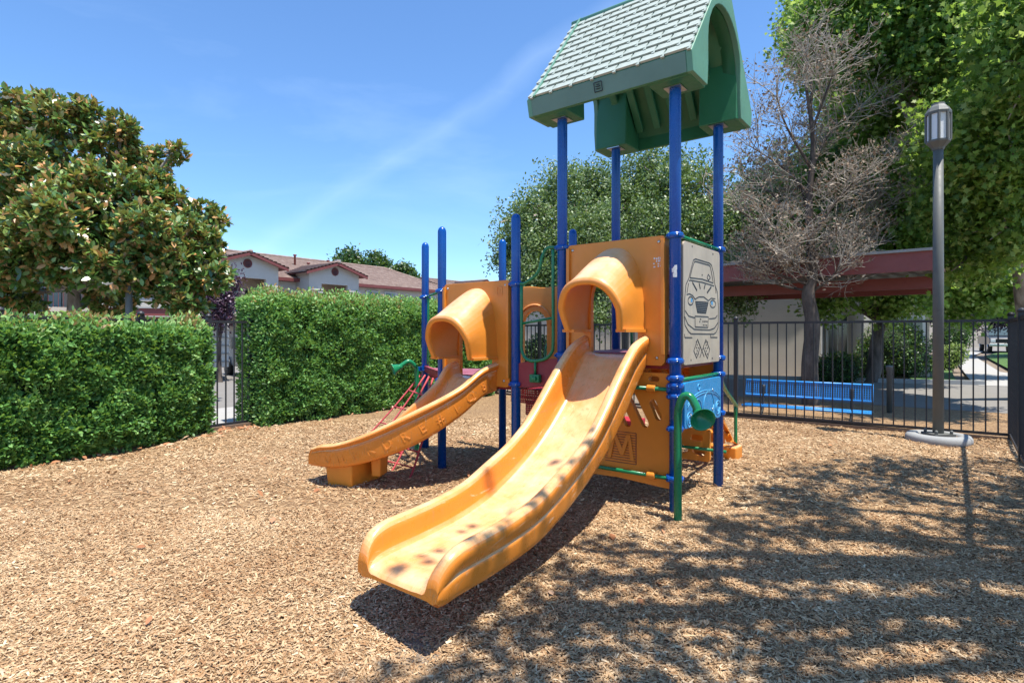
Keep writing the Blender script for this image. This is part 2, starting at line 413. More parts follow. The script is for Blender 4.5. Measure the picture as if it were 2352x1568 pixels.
def leafobj(name, me, parent, **kw):
    if parent is not None:
        me.transform(Matrix.Translation(-wloc(parent)))
    return tag(link(name, me, parent), **kw)

def tree(name, label, base, trunk_top, blobs, leaf, size, ncl, per, crad, mat, bmat, seed, r0=.16, group=None, lobed=False, aspect=.45, up=.35, shell=.55, cat='tree', rosette=False, fork=None, sub=5):
    rs = np.random.RandomState(seed); rr = random.Random(seed)
    root = empty(name, base, label, cat, group)
    tb = MB(); base = Vector(base); top = Vector(trunk_top)
    pts = [base - Vector((0, 0, .1)), base + (top - base) * .3 + Vector((rr.uniform(-.05, .05), rr.uniform(-.05, .05), 0)), base + (top - base) * .7 + Vector((rr.uniform(-.08, .08), 0, 0)), top]
    cp = crom(pts, 4); n = len(cp); tb.tube(cp, [r0 * (1.25 - .6 * i / (n - 1)) if i else r0 * 1.5 for i in range(n)], 9)
    allp = []; alld = []; allr = []
    tot = sum(b[1] ** 2 for b in blobs)
    for c, r in blobs:
        c = Vector(c)
        mid = top + (c - top) * .5 + Vector((rr.uniform(-.2, .2), rr.uniform(-.2, .2), rr.uniform(.0, .3))) * min(1.5, (c - top).length * .3)
        lp = crom([top, mid, c], 4); m = len(lp)
        rb = r0 * .5
        tb.tube(lp, [rb * (1 - .75 * i / (m - 1)) for i in range(m)], 6)
        k = max(3, int(ncl * r * r / tot))
        u = rs.normal(size=(k, 3)); u /= np.linalg.norm(u, axis=1)[:, None]
        rad = r * (shell + (1 - shell) * rs.uniform(0, 1, k)) * (1 + .12 * rs.normal(size=k))
        cc = np.array(c) + u * rad[:, None] * np.array([1, 1, .85])
        for q in range(min(k, sub)):
            e = Vector(cc[q]); md = c + (e - c) * .5 + Vector((rr.uniform(-.1, .1),) * 3) * r
            tb.tube([c, md, e], [rb * .3, rb * .2, rb * .06], 4)
        clump = rs.uniform(-.18, .18, k)
        if rosette:
            p = np.repeat(cc, per, 0) + rs.normal(size=(k * per, 3)) * .02
            dd = rs.normal(size=(k * per, 3)); dd /= np.linalg.norm(dd, axis=1)[:, None]; dd = dd + np.repeat(u, per, 0) * .55 + np.array([0, 0, .25])
        else:
            p = np.repeat(cc, per, 0) + rs.normal(size=(k * per, 3)) * crad; dd = rs.normal(size=(k * per, 3)) + np.array([0, 0, -.2])
        allp.append(p); alld.append(dd); allr.append(np.clip(rs.uniform(.0, 1, k * per) + np.repeat(clump, per), 0, 1))
    tb.build('trunk', bmat, root)
    me = leafmesh(leaf, np.concatenate(allp), size, mat, rs, aspect, lobed, up, np.concatenate(alld), np.concatenate(allr))
    leafobj('crown', me, root, kind='stuff')
    return root

# ================================================================ SETTING
from mathutils import noise as mn
# big ground sheet
def flat(name, poly, z, mat, th=0, label=None, kind='structure'):
    mb = MB()
    if th:
        mb.plate(poly, [], lambda u, v, w: (u, v, z - th + w), th)
    else:
        mb.add([(x, y, z) for x, y in poly], [tuple(range(len(poly)))])
    return mb.build(name, mat, kind=kind)
gx = MB(); gx.add([(-600, -300, -.09), (600, -300, -.09), (600, 900, -.09), (-600, 900, -.09)], [(0, 1, 2, 3)])
gx.build('ground', M['dirt'], kind='structure')
# fence line corner points
FL = [(-8.4, 2.6), (-5.43, 6.03), (-4.69, 7.19), (-4.40, 8.25), (-4.05, 8.80), (-1.93, 11.68), (-.45, 13.55)]
FB = [(-.45, 13.55), (.6, 12.4), (3.77, 9.58), (6.62, 7.55)]
FR = [(6.62, 7.55), (5.6, 6.25), (2.6, 2.4), (1.2, .6)]
def in_poly(x, y, poly):
    c = False; j = len(poly) - 1
    for i in range(len(poly)):
        if ((poly[i][1] > y) != (poly[j][1] > y)) and (x < (poly[j][0] - poly[i][0]) * (y - poly[i][1]) / (poly[j][1] - poly[i][1]) + poly[i][0]): c = not c
        j = i
    return c
YARD = FL + FB[1:] + [(5.6, 6.25), (4.6, 5.0), (4.6, -4), (-8.4, -4)]
def gz(x, y):
    z = .03 * mn.noise(Vector((x * .8, y * .8, 0))) + .022 * mn.noise(Vector((x * 2.6, y * 2.6, 3)))
    for cx, cy, r, dep in ((-.5, 2.72, .7, .10), (-1.5, 5.7, .6, -.035)):
        d = ((x - cx) ** 2 + (y - cy) ** 2) / (r * r); z -= dep * math.exp(-d * 1.6)
    for cx, cy in ((1.29, 4.5), (1.925, 5.31), (2.2, 6.2)):
        d = ((x - cx) ** 2 + (y - cy) ** 2) / .09; z += .02 * math.exp(-d)
    return z
mb = MB(); xs = np.arange(-9, 7.6, .12); ys = np.arange(.2, 13.8, .12); idx = {}
for j, y in enumerate(ys):
    for i, x in enumerate(xs):
        idx[i, j] = len(mb.v); mb.v.append((x, y, gz(x, y)))
for j in range(len(ys) - 1):
    for i in range(len(xs) - 1):
        if in_poly(xs[i] + .06, ys[j] + .06, YARD): mb.f.append([idx[i, j], idx[i + 1, j], idx[i + 1, j + 1], idx[i, j + 1]]); mb.sm.append(True)
mul = mb.build('mulch_bed', M['mulch'], kind='structure')
# wood chips
rs = np.random.RandomState(3)
def chips(N, ymin, ymax, L, seed, pw=1.0):
    r = np.random.RandomState(seed); Y = ymin + (ymax - ymin) * r.uniform(0, 1, N) ** pw; X = r.uniform(-1, 1, N) * (Y * .95 + .15)
    ok = np.array([in_poly(x, y, YARD) for x, y in zip(X, Y)]); X, Y = X[ok], Y[ok]; n = len(X)
    Z = np.array([gz(x, y) for x, y in zip(X, Y)]) + r.uniform(.0, .014, n)
    l = L * r.uniform(.35, 1.3, n) ** 1.2; w = l * r.uniform(.12, .42, n); h = np.maximum(.0012, l * r.uniform(.03, .09, n))
    a = r.uniform(0, 2 * np.pi, n); ti = r.normal(size=n) * .28; ro = r.normal(size=n) * .45
    d = np.stack([np.cos(a) * np.cos(ti), np.sin(a) * np.cos(ti), np.sin(ti)], 1)
    s = np.stack([-np.sin(a) * np.cos(ro), np.cos(a) * np.cos(ro), np.sin(ro)], 1); u = np.cross(d, s)
    c = np.stack([X, Y, Z], 1); V = np.zeros((n, 7, 3))
    tp = r.uniform(.3, 1, n)
    for k, (p, q, e) in enumerate(((-1, -1, 0), (1, -1, 0), (1, 1, 0), (-1, 1, 0), (-.9, 0, 1), (.85, .1, 1), (0, 0, 1.2))):
        ww = np.where(p > 0, tp, 1.0)
        V[:, k] = c + d * (p * l / 2)[:, None] + s * (q * w * ww / 2)[:, None] + u * (e * h)[:, None]
    F_ = np.array([[0, 1, 5, 4], [1, 2, 5, 5], [2, 3, 4, 5], [3, 0, 4, 4]])
    quads = np.array([[0, 1, 5, 4], [2, 3, 4, 5]]); tris = np.array([[1, 2, 5], [3, 0, 4]])
    base = (np.arange(n) * 7)[:, None, None]
    ql = (quads[None] + base).reshape(-1, 4); tl = (tris[None] + base).reshape(-1, 3)
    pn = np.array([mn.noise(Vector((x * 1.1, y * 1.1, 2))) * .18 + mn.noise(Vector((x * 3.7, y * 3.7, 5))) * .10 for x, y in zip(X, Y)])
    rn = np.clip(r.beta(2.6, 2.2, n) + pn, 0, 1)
    return V.reshape(-1, 3), ql, tl, rn
def chipobj():
    parts = [chips(210000, 1.7, 4.6, .0255, 1, .75), chips(110000, 4.6, 9.5, .037, 2, .8)]
    off = 0; Vs = []; Q = []; T = []; RQ = []; RT = []
    for V, q, t, rn in parts:
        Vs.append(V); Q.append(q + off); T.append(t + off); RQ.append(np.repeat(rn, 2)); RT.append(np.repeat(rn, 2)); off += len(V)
    V = np.concatenate(Vs); Q = np.concatenate(Q); T = np.concatenate(T)
    me = bpy.data.meshes.new('wood_chips'); me.vertices.add(len(V)); me.vertices.foreach_set('co', V.reshape(-1))
    li = np.concatenate([Q.reshape(-1), T.reshape(-1)]).astype(np.int32); me.loops.add(len(li)); me.loops.foreach_set('vertex_index', li)
    st = np.concatenate([np.arange(len(Q)) * 4, len(Q) * 4 + np.arange(len(T)) * 3]).astype(np.int32)
    me.polygons.add(len(st)); me.polygons.foreach_set('loop_start', st)
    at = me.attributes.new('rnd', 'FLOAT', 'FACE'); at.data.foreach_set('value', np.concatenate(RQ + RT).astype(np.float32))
    me.materials.append(M['chip']); me.update(calc_edges=True)
    tag(link('wood_chips', me), 'tan and brown wood chip mulch covering the playground floor', 'mulch', kind='stuff')
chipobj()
# fallen leaves
r = np.random.RandomState(12); pts = []
while len(pts) < 190:
    Y = r.uniform(1.8, 10.5); X = r.uniform(-.95, .95) * Y
    edge = r.uniform() < .75
    if edge:
        k = r.randint(0, 5); a = FL[k]; b = FL[k + 1]; t = r.uniform(); X = a[0] + (b[0] - a[0]) * t + abs(r.normal()) * .28 + .1; Y = a[1] + (b[1] - a[1]) * t - abs(r.normal()) * .1
    if in_poly(X, Y, YARD): pts.append((X, Y, gz(X, Y) + .02))
pd = r.normal(size=(len(pts), 3)); pd[:, 2] *= .15
me = leafmesh('fallen_leaves', pts, .085, leafm('fallen_leaf', [(0, (.3, .12, .05)), (.6, (.48, .22, .10)), (1, (.55, .38, .25))], trans=.1, tcol=(.4, .2, .1), rough=.6), r, .42, False, 2.5, pd, None, .35)
leafobj('fallen_leaves', me, None, label='dry orange brown leaves dropped along the mulch edge', cat='leaves', kind='stuff')

# outside surfaces, right side
flat('planting_bed', [(3.2, 10.9), (7.0, 7.75), (14, 3.5), (16, 6), (9.3, 9.9), (5.0, 13.2)], -.012, M['mulch'])
flat('walkway', [(-1.5, 18.2), (5.0, 13.2), (9.3, 9.9), (16, 6), (20, 10), (15.4, 14.2), (13.7, 15.6), (10.6, 16.6), (3, 19.4), (-1, 21)], -.008, M['asphalt'])
flat('footpath', [(12.8, 15.6), (15.5, 14.5), (16.5, 17), (18.1, 21.1), (29.2, 36), (37.3, 45), (35.5, 45), (24.2, 31.1), (14.3, 17.8)], .0, M['concrete'])
flat('lawn', [(16.2, 14), (30, 8), (70, 10), (70, 42), (37.0, 42.9), (29.5, 35.6), (18.6, 21.1), (17, 17)], .02, M['lawn'])
flat('lawn', [(12.6, 16.0), (14.0, 18.0), (23.8, 31.1), (19, 31), (12.3, 17.5)], .02, M['lawn'])
flat('road', [(30, 45.2), (70, 43), (80, 60), (20, 60)], .004, M['asphalt'])
kb = MB()
for a, b in (((-1, 21.1), (3, 19.5)), ((3, 19.5), (10.6, 16.7)), ((10.6, 16.7), (13.1, 15.8))):
    kb.beam((a[0], a[1], .05), (b[0], b[1], .05), .15, .12)
kb.build('kerb', M['curb'], kind='structure')
flat('parking_lot', [(-30, 9), (-8.6, 4.5), (-5.75, 6.2), (-4.75, 8.3), (-2.3, 11.9), (-.5, 14.2), (6, 60), (-60, 60), (-60, 9)], -.03, M['asphalt'])
flat('pavement', [(-8.6, 5.2), (-5.9, 6.3), (-5.0, 7.4), (-4.7, 8.4), (-2.3, 12), (-.8, 14), (-2.0, 15), (-3.6, 13.2), (-6.5, 10.0), (-9.8, 7.5)], -.012, M['concrete'])

# ---------------------------------------------------------------- fences
pick = MB().box((0, 0, 0), (.017, .017, 1.50)).mesh('picket', M['fence'])
def fence(name, label, line, post_every, skip=()):
    root = empty(name, (line[0][0], line[0][1], 0), label, 'fence')
    W = wloc(root); segs = []; 
    for i in range(len(line) - 1):
        a = Vector((line[i][0], line[i][1], 0)); b = Vector((line[i + 1][0], line[i + 1][1], 0))
        for z in (1.60, .08):
            m_ = MB(); m_.beam(a + Vector((0, 0, z)), b + Vector((0, 0, z)), .036, .036); m_.build('rail', M['fence'], root)
        d = (b - a); L = d.length; n = int(L / .128); d.normalize(); ang = math.atan2(d.y, d.x)
        for k in range(1, n):
            o = link('picket', pick, root, a + d * (L * k / n) + Vector((0, 0, .84)) - W); o.rotation_euler = (0, 0, ang)
        np_ = max(1, round(L / post_every))
        for k in range(np_ + (1 if i == len(line) - 2 else 0)):
            c = a + d * (L * k / np_)
            p = MB(); p.box((c.x, c.y, .82), (.062, .062, 1.68), ang); p.lathe((c.x, c.y, 1.66), [(.04, 0), (.042, .02), (.03, .04), (.008, .052)], 8); p.build('post', M['fence'], root)
    return root
fence('metal_fence', 'black metal picket fence running through the left hedges', FL[1:], 2.6)
fence('metal_fence', 'black metal picket fence behind the tower and lamp post, blue bench beyond it', FB, 2.35)
fence('metal_fence', 'black metal picket fence at the right edge running towards the camera', FR[:3], 2.4)
bb = empty('border_board', (FL[1][0], FL[1][1], 0), 'low brown timber edging along the foot of the left hedges', 'edging')
for i in range(0, len(FL) - 1):
    a, b = FL[i], FL[i + 1]; m_ = MB(); m_.beam((a[0] + .09, a[1] - .03, .015), (b[0] + .09, b[1] - .03, .015), .05, .11); m_.build('board', M['board'], bb)
be = empty('border_board', (FB[1][0], FB[1][1], 0), 'low dark timber edging under the back fence', 'edging')
for i in range(len(FB) - 1):
    a, b = FB[i], FB[i + 1]; m_ = MB(); m_.beam((a[0], a[1] - .0, .0), (b[0], b[1], .0), .06, .085); m_.build('board', M['board'], be)

# ---------------------------------------------------------------- hedges
def hedge(name, label, line, h, th, n, size, seed, top_bulge=.06, coreh=None):
    rs = np.random.RandomState(seed); root = empty(name, (line[0][0], line[0][1], 0), label, 'hedge')
    segs = [(Vector(line[i]), Vector(line[i + 1])) for i in range(len(line) - 1)]; Ls = [(b - a).length for a, b in segs]; tot = sum(Ls)
    core = MB()
    for a, b in segs:
        core.beam((a.x, a.y, h * .47), (b.x, b.y, h * .47), th - .28, h * .88)
    core.build('branches', M['dark_leaf_core'], root)
    pts = []; nr = []
    cnt = n
    u = rs.uniform(0, tot + 2 * 0.0, cnt); face = rs.uniform(0, 1, cnt); v = rs.uniform(0, 1, cnt); dep = np.abs(rs.normal(size=cnt)) * .075 - .02
    endn = int(cnt * .10)
    for i in range(cnt):
        s = u[i]; k = 0
        while k < len(Ls) - 1 and s > Ls[k]: s -= Ls[k]; k += 1
        a, b = segs[k]; d = (b - a) / Ls[k]; nn = Vector((d.y, -d.x)); t = th / 2
        if i < endn:
            e = 0 if i % 2 else 1; q = (a if False else segs[0][0]) if e == 0 else segs[-1][1]; dd = (segs[0][1] - segs[0][0]).normalized() * -1 if e == 0 else (segs[-1][1] - segs[-1][0]).normalized()
            n2 = Vector((dd.y, -dd.x)); lat = (v[i] * 2 - 1) * t; z = face[i] * h; bul = .10 * math.sqrt(max(0, 1 - (lat / t) ** 2))
            p = q + dd * (bul - dep[i]) + n2 * lat; pts.append((p.x, p.y, z)); nr.append((dd.x, dd.y, .4)); continue
        if face[i] < .72:
            z = v[i] * h * .985; rnd_ = 1 - max(0, (z - h * .82) / (h * .18)) ** 2 * .35
            w = mn.noise(Vector((s * 1.7 + k * 9, z * 1.9, seed))) * .10 + mn.noise(Vector((s * 6, z * 6, seed))) * .06
            foot = max(0, .2 - z) * .25
            lat = t * rnd_ + w - dep[i] - foot; p = a + d * s + nn * lat; pts.append((p.x, p.y, z + .02)); nr.append((nn.x, nn.y, .5))
        elif face[i] < .95:
            lat = (v[i] * 2 - 1) * t; w = mn.noise(Vector((s * 2.2, lat * 3, seed + 4))) * .08
            p = a + d * s + nn * lat; z = h + w - dep[i] - (lat / t) ** 4 * .1; z += (.15 * rs.uniform() ** 4) ; pts.append((p.x, p.y, z)); nr.append((0, 0, 1.2))
        else:
            z = v[i] * h; p = a + d * s - nn * (t - dep[i]); pts.append((p.x, p.y, z)); nr.append((-nn.x, -nn.y, .4))
    pts = np.array(pts); nr = np.array(nr)
    pat = np.array([mn.noise(Vector(p) * 3.1 + Vector((5, 5, seed))) for p in pts]); keep = rs.uniform(size=len(pts)) > np.clip((-pat - .28) * 3.5, 0, .85); pts = pts[keep]; nr = nr[keep]
    z = pts[:, 2] / h; cl = np.array([mn.noise(Vector(p) * 2.6) for p in pts])
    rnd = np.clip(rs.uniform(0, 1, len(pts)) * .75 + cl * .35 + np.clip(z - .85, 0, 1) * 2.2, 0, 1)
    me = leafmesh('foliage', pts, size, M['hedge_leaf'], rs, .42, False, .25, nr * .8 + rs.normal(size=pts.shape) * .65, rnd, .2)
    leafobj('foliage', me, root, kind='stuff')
    return root
M['dark_leaf_core'] = NG('dark_inner_twigs').set(Base_Color=(.018, .03, .012), Roughness=1.0)
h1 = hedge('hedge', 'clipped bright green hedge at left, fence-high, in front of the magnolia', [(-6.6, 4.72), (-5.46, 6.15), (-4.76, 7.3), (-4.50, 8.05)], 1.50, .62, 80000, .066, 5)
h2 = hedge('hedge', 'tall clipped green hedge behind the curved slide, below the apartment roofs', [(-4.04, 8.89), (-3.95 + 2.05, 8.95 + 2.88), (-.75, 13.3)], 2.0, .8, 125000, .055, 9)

# ---------------------------------------------------------------- apartment building, left
E1 = Vector((-.7880, .6157, 0)); E2 = Vector((.6157, .7880, 0))
def frame2(o, q, s, z):  # building frame: o origin, q outwards (towards camera), s along
    return Vector((o[0], o[1], 0)) - E1 * q + E2 * s + Vector((0, 0, z))
def apartment(name, label, org, s0, s1, gables, eave=4.8, ridge=6.77, back=4.5, hip=3.0, wins=()):
    root = empty(name, frame2(org, 0, s0, 0), label, 'building')
    X = lambda q, s, z: frame2(org, q, s, z)
    m_ = MB(X); m_.box((-back, (s0 + s1) / 2, eave / 2), (2 * back, s1 - s0, eave)); m_.build('wall', M['stucco'], root)
    # stepped tile courses on the front slope, plain back slope and hip
    rf = MB(X); N = 20; ov = .45
    for k in range(N):
        t0, t1 = k / N, (k + 1) / N; q0 = ov - (back + ov) * t0; q1 = ov - (back + ov) * t1 ; z0 = eave + .05 + (ridge - eave) * t0; z1 = eave + .05 + (ridge - eave) * t1
        e0 = s1 + ov - (hip + ov) * t0; e1_ = s1 + ov - (hip + ov) * t1; l0 = s0 - ov
        rf.add([(q0, l0, z0 + .05), (q0, e0, z0 + .05), (q1 - .05, e1_, z1 + .015), (q1 - .05, l0, z1 + .015), (q0, l0, z0), (q0, e0, z0)], [(0, 1, 2, 3), (4, 5, 1, 0)])
    q2 = -2 * back - ov
    rf.add([(ov, s1 + ov, eave + .05), (q2, s1 + ov, eave + .05), (-back, s1 - hip, ridge + .05), (q2, s0 - ov, eave + .05), (-back, s0 - ov, ridge + .05)], [(0, 1, 2), (1, 3, 4, 2)])
    rf.build('roof', M['tile'], root, fix=False)
    fc = MB(X); fc.box((ov - .02, (s0 + s1) / 2, eave - .03), (.1, s1 - s0 + 2 * ov, .2)); fc.box((ov / 2 - .1, (s0 + s1) / 2, eave - .12), (ov + .1, s1 - s0 + 2 * ov, .03)); fc.build('fascia', M['trim_red'], root)
    # ridge cap
    rc = MB(X); rc.tube([(-back, s0 - ov, ridge + .08), (-back, s1 - hip, ridge + .08), (0.2, s1 + ov - .2, eave + .15)], .09, 6); rc.build('ridge_cap', M['tile'], root)
    for (c, hw, q, apex, ev, op, vz) in gables:
        b = MB(X)
        fr = lambda u, v, w: (q - .22 + w, u, v)
        outer = [(c - hw, 0.0), (c - op, 0.0), (c - op, 3.5), (c - op, vz - .82), (c + op, vz - .82), (c + op, 3.5), (c + op, 0), (c + hw, 0), (c + hw, ev + .05), (c, apex - .12), (c - hw, ev + .05)]
        b.plate(outer, [], fr, .22); b.box((q / 2 - .11, c - hw + .1, ev / 2), (q - .22, .2, ev)); b.box((q / 2 - .11, c + hw - .1, ev / 2), (q - .22, .2, ev)); b.build('porch_wall', M['stucco'], root)
        for sgn in (-1, 1):
            for dz, pr in ((0, .07), (-.16, .045)):
                bm_ = MB(X); bm_.box((q + pr / 2 - .1, c + sgn * (hw + op) / 2, vz - 1.2 + dz), (.25 + pr, hw - op + .12, .11)); bm_.build('moulding', M['stucco'], root)
        gr = MB(X)
        for sgn in (-1, 1):
            for k in range(9):
                t0, t1 = k / 9, (k + 1) / 9; w = hw + .45; u0 = c + sgn * w * (1 - t0); u1 = c + sgn * w * (1 - t1)
                z0 = ev - .05 + (apex - ev + .05) * t0; z1 = ev - .05 + (apex - ev + .05) * t1
                gr.add([(q + .42, u0, z0 + .09), (-2.6, u0, z0 + .09), (-2.6, u1, z1 + .03), (q + .42, u1, z1 + .03), (q + .42, u0, z0), (-2.6, u0, z0)], [(0, 1, 2, 3), (4, 5, 1, 0)])
        gr.tube([(q + .45, c, apex + .05), (-3, c, apex + .05)], .1, 6)
        gr.build('gable_roof', M['tile'], root, fix=False)
        for sgn in (-1, 1):
            tr = MB(X); w = hw + .42
            tr.plate([(c, apex - .16), (c, apex), (c + sgn * w, ev - .06), (c + sgn * w, ev - .22)], [], lambda u, v, w_: (q + .36 + w_, u, v), .06); 
            tr.plate([(c, apex - .06), (c, apex - .03), (c + sgn * w, ev - .1), (c + sgn * w, ev - .13)], [], lambda u, v, w_: (q - 1.5 + w_, u, v), 1.9)
            for k in range(5):
                t = (k + .5) / 5; pass
            tr.build('verge', M['trim_red'], root)
        vt = MB(X); vt.lathe((q, c, vz), [(.26, 0), (.26, .04), (.22, .05), (.2, .02), (.0, .02)], 14, (1, 0, 0)); v_ = vt.build('round_vent', M['trim_red'], root)
        lv = MB(X)
        for k in range(-2, 3): lv.box((q + .035, c, vz + k * .08), (.02, .36 - abs(k) * .05, .02))
        lv.build('louvre', M['dark'], v_)
        rm = MB(X); rm.box((.02, c, 3.2), (.04, 2 * hw, 3.3)); rm.build('porch_back_wall', M['stucco_tan'], root)
        dr = MB(X); dr.box((.06, c - op * .35, 3.35), (.05, op * 1.0, 1.9)); d_ = dr.build('glass_door', M['glass'], root)
        cu = MB(X); cu.box((.10, c - op * .1, 3.35), (.02, op * .42, 1.85)); cu.build('curtain', M['blind'], d_)
        lt = MB(X); lt.box((.1, c + op * .6, 3.85), (.12, .12, .22)); lt.build('porch_light', M['black'], root)
        fl = MB(X); fl.box((q / 2, c, 2.5), (q, 2 * hw - .3, .2)); fl.build('porch_floor', M['stucco_tan'], root)
        rl = MB(X); rl.box((q - .15, c, 3.45), (.05, 2 * op, .05))
        for k in range(12): rl.box((q - .15, c - op + 2 * op * (k + .5) / 12, 3.0), (.02, .02, .9))
        rl.build('railing', M['trim_red'], root)
    for (s, w, z, h) in wins:
        w_ = MB(X); w_.box((.02, s, z), (.1, w + .14, h + .14)); fr_ = w_.build('window', M['white'], root)
        g_ = MB(X); g_.box((.075, s - w / 4, z), (.02, w / 2 - .03, h)); g_.build('pane', M['glass'], fr_)
        g_ = MB(X); g_.box((.075, s + w / 4, z), (.02, w / 2 - .03, h)); g_.build('pane', M['blind'], fr_)
    return root
ORG = (-10.8, 40.0)
ap = apartment('apartment_building', 'cream two-storey apartment block with two gabled porches behind the hedge', ORG, -22, 9.0,
    [(-2.95, 1.86, 1.5, 5.93, 5.27, .98, 5.38), (-8.7, 1.86, 1.5, 5.98, 5.3, 1.1, 5.38), (-17, 1.86, 1.5, 5.98, 5.3, 1.1, 5.38)],
    wins=[(1.25, .95, 4.0, .8), (2.85, .95, 4.0, .8), (7.0, .8, 4.0, .7)])
X = lambda q, s, z: frame2(ORG, q, s, z)
for q, s, h in ((-2.6, -3.3, .75), (-2.4, -2.4, .35), (-3.9, .2, .3), (-3.7, .5, .22)):
    m_ = MB(X); z = 4.85 + (1.97) * ((.45 - q) / 4.95); m_.lathe((q, s, z - .1), [(.07, 0), (.07, h), (.12, h + .01), (.12, h + .1), (.02, h + .12)], 8); m_.build('vent_pipe', M['trim_red'], ap)
m_ = MB(X); m_.box((-4.0, 1.1, 6.85), (.35, .35, .35)); m_.build('roof_vent', M['curb'], ap)
apartment('apartment_building', 'distant tile-roofed block seen just left of the blue posts', (-3.2, 62), -4.5, 12, [(-1.2, 1.9, 1.3, 7.0, 6.3, .9, 6.4)], eave=5.7, ridge=7.3)

# ---------------------------------------------------------------- stucco building, right
def rb():
    root = empty('stucco_building', (7, 20.8, 0), 'tan stucco building shaded by trees behind the bench and carport', 'building')
    def wall(name, a, b, h, mat, th=.25):
        a = Vector((a[0], a[1], 0)); b = Vector((b[0], b[1], 0)); d = (b - a).normalized(); n = Vector((-d.y, d.x, 0))
        m_ = MB(); m_.beam(a + n * th / 2 + Vector((0, 0, h / 2 - .05)), b + n * th / 2 + Vector((0, 0, h / 2 - .05)), th, h + .1); return m_.build(name, mat, root)
    wall('wall', (.0, 24.6), (10.55, 19.45), 6.2, M['stucco_grey']); wall('wall', (10.55, 19.45), (11.05, 20.3), 6.2, M['stucco'])
    wall('wall', (11.05, 20.3), (12.0, 19.85), 6.2, M['stucco_tan']); wall('wall', (12.0, 19.0), (13.5, 18.4), 6.2, M['stucco_tan']); wall('wall', (13.5, 18.4), (16.2, 25), 6.2, M['stucco_tan'])
    wall('side_wall', (12.0, 19.0), (12.01, 20.0), 6.2, M['stucco'])
    rf = MB(); rf.add([(-.6, 24.4, 6.15), (10.8, 18.8, 6.15), (14.1, 17.7, 6.15), (17, 25, 6.15), (14, 30, 8.2), (1, 30, 8.2)], [(0, 1, 2, 3, 4, 5)]); rf.build('roof', M['tile'], root)
    def win(c, d, w, z, h):
        d = Vector((d[0], d[1], 0)).normalized(); n = Vector((d.y, -d.x, 0)); c = Vector((c[0], c[1], z))
        m_ = MB(); m_.beam(c - d * (w / 2 + .07) + n * .03, c + d * (w / 2 + .07) + n * .03, .08, h + .14); f_ = m_.build('window', M['white'], root)
        for k in (-1, 1):
            m_ = MB(); m_.beam(c + d * (k * w / 4 - w / 4 + .02) + n * .08, c + d * (k * w / 4 + w / 4 - .02) + n * .08, .02, h); m_.build('pane', M['glass'], f_)
    win((10.8, 19.85), (.5, .85), .7, 1.35, 1.3); win((11.5, 20.1), (1, -.47), .6, 1.35, 1.4); win((12.9, 18.63), (1.5, -.6), .9, 1.55, .75); win((12.8, 18.68), (1.5, -.6), 1.0, 4.4, 1.1)
    return root
rb()
# carport right
def carport(name, label, A, B, zt, depth, posts, fh=.36):
    root = empty(name, (A[0], A[1], 0), label, 'carport')
    A = Vector((A[0], A[1], 0)); B = Vector((B[0], B[1], 0)); d = (B - A).normalized(); n = Vector((-d.y, d.x, 0)); L = (B - A).length
    up = Vector((0, 0, 1))
    m_ = MB(); m_.beam(A + up * (zt - fh / 2), B + up * (zt - fh / 2), .06, fh); m_.build('fascia', M['carport'], root)
    m_ = MB(); m_.beam(A + up * (zt + .02) - n * .02, B + up * (zt + .02) - n * .02, .14, .05); m_.build('gutter_cap', M['curb'], root)
    # corrugated sheet
    K = int(L / .075); vs = []; fs = []
    for k in range(K + 1):
        p = A + d * (L * k / K); z = zt - fh + .01 + (.035 if (k // 2) % 2 else 0)
        vs += [tuple(p + n * .04 + up * z), tuple(p + n * depth + up * (z + .12))]
        if k: fs.append((2 * k - 2, 2 * k, 2 * k + 1, 2 * k - 1))
    m_ = MB(); m_.add(vs, fs); m_.add([tuple(Vector(v) + up * .004) for v in vs], fs); m_.build('corrugated_roof', M['lamp_grey'], root, fix=False)
    for t in (.32, .8):
        m_ = MB(); m_.beam(A + n * depth * t + up * (zt - fh - .12), B + n * depth * t + up * (zt - fh - .12), .1, .24); m_.build('beam', M['carport'], root)
    m_ = MB(); m_.beam(B + up * (zt - fh / 2), B + n * depth + up * (zt - fh / 2), .06, fh); m_.build('fascia', M['carport'], root)
    for t in posts:
        p = A + d * (L * t) + n * depth * .8; m_ = MB(); m_.beam(p, p + up * (zt - fh - .2), .12, .12, (1, 0, 0)); m_.build('post', M['carport'], root)
    return root
cpA = P(1400, 600, 14.5); cpB = P(2143, 600, 10.3)
carport('carport', 'dark red flat carport roof with corrugated sheet behind the bench', (cpA.x, cpA.y), (cpB.x, cpB.y), 2.93, 4.3, (.06,))
a_ = P(250, 700, 22); b_ = P(530, 700, 24)
carport('carport', 'low dark red carport roof beyond the left hedge under the magnolia', (a_.x, a_.y), (b_.x, b_.y), 2.42, 5, (.3, .72), .3)

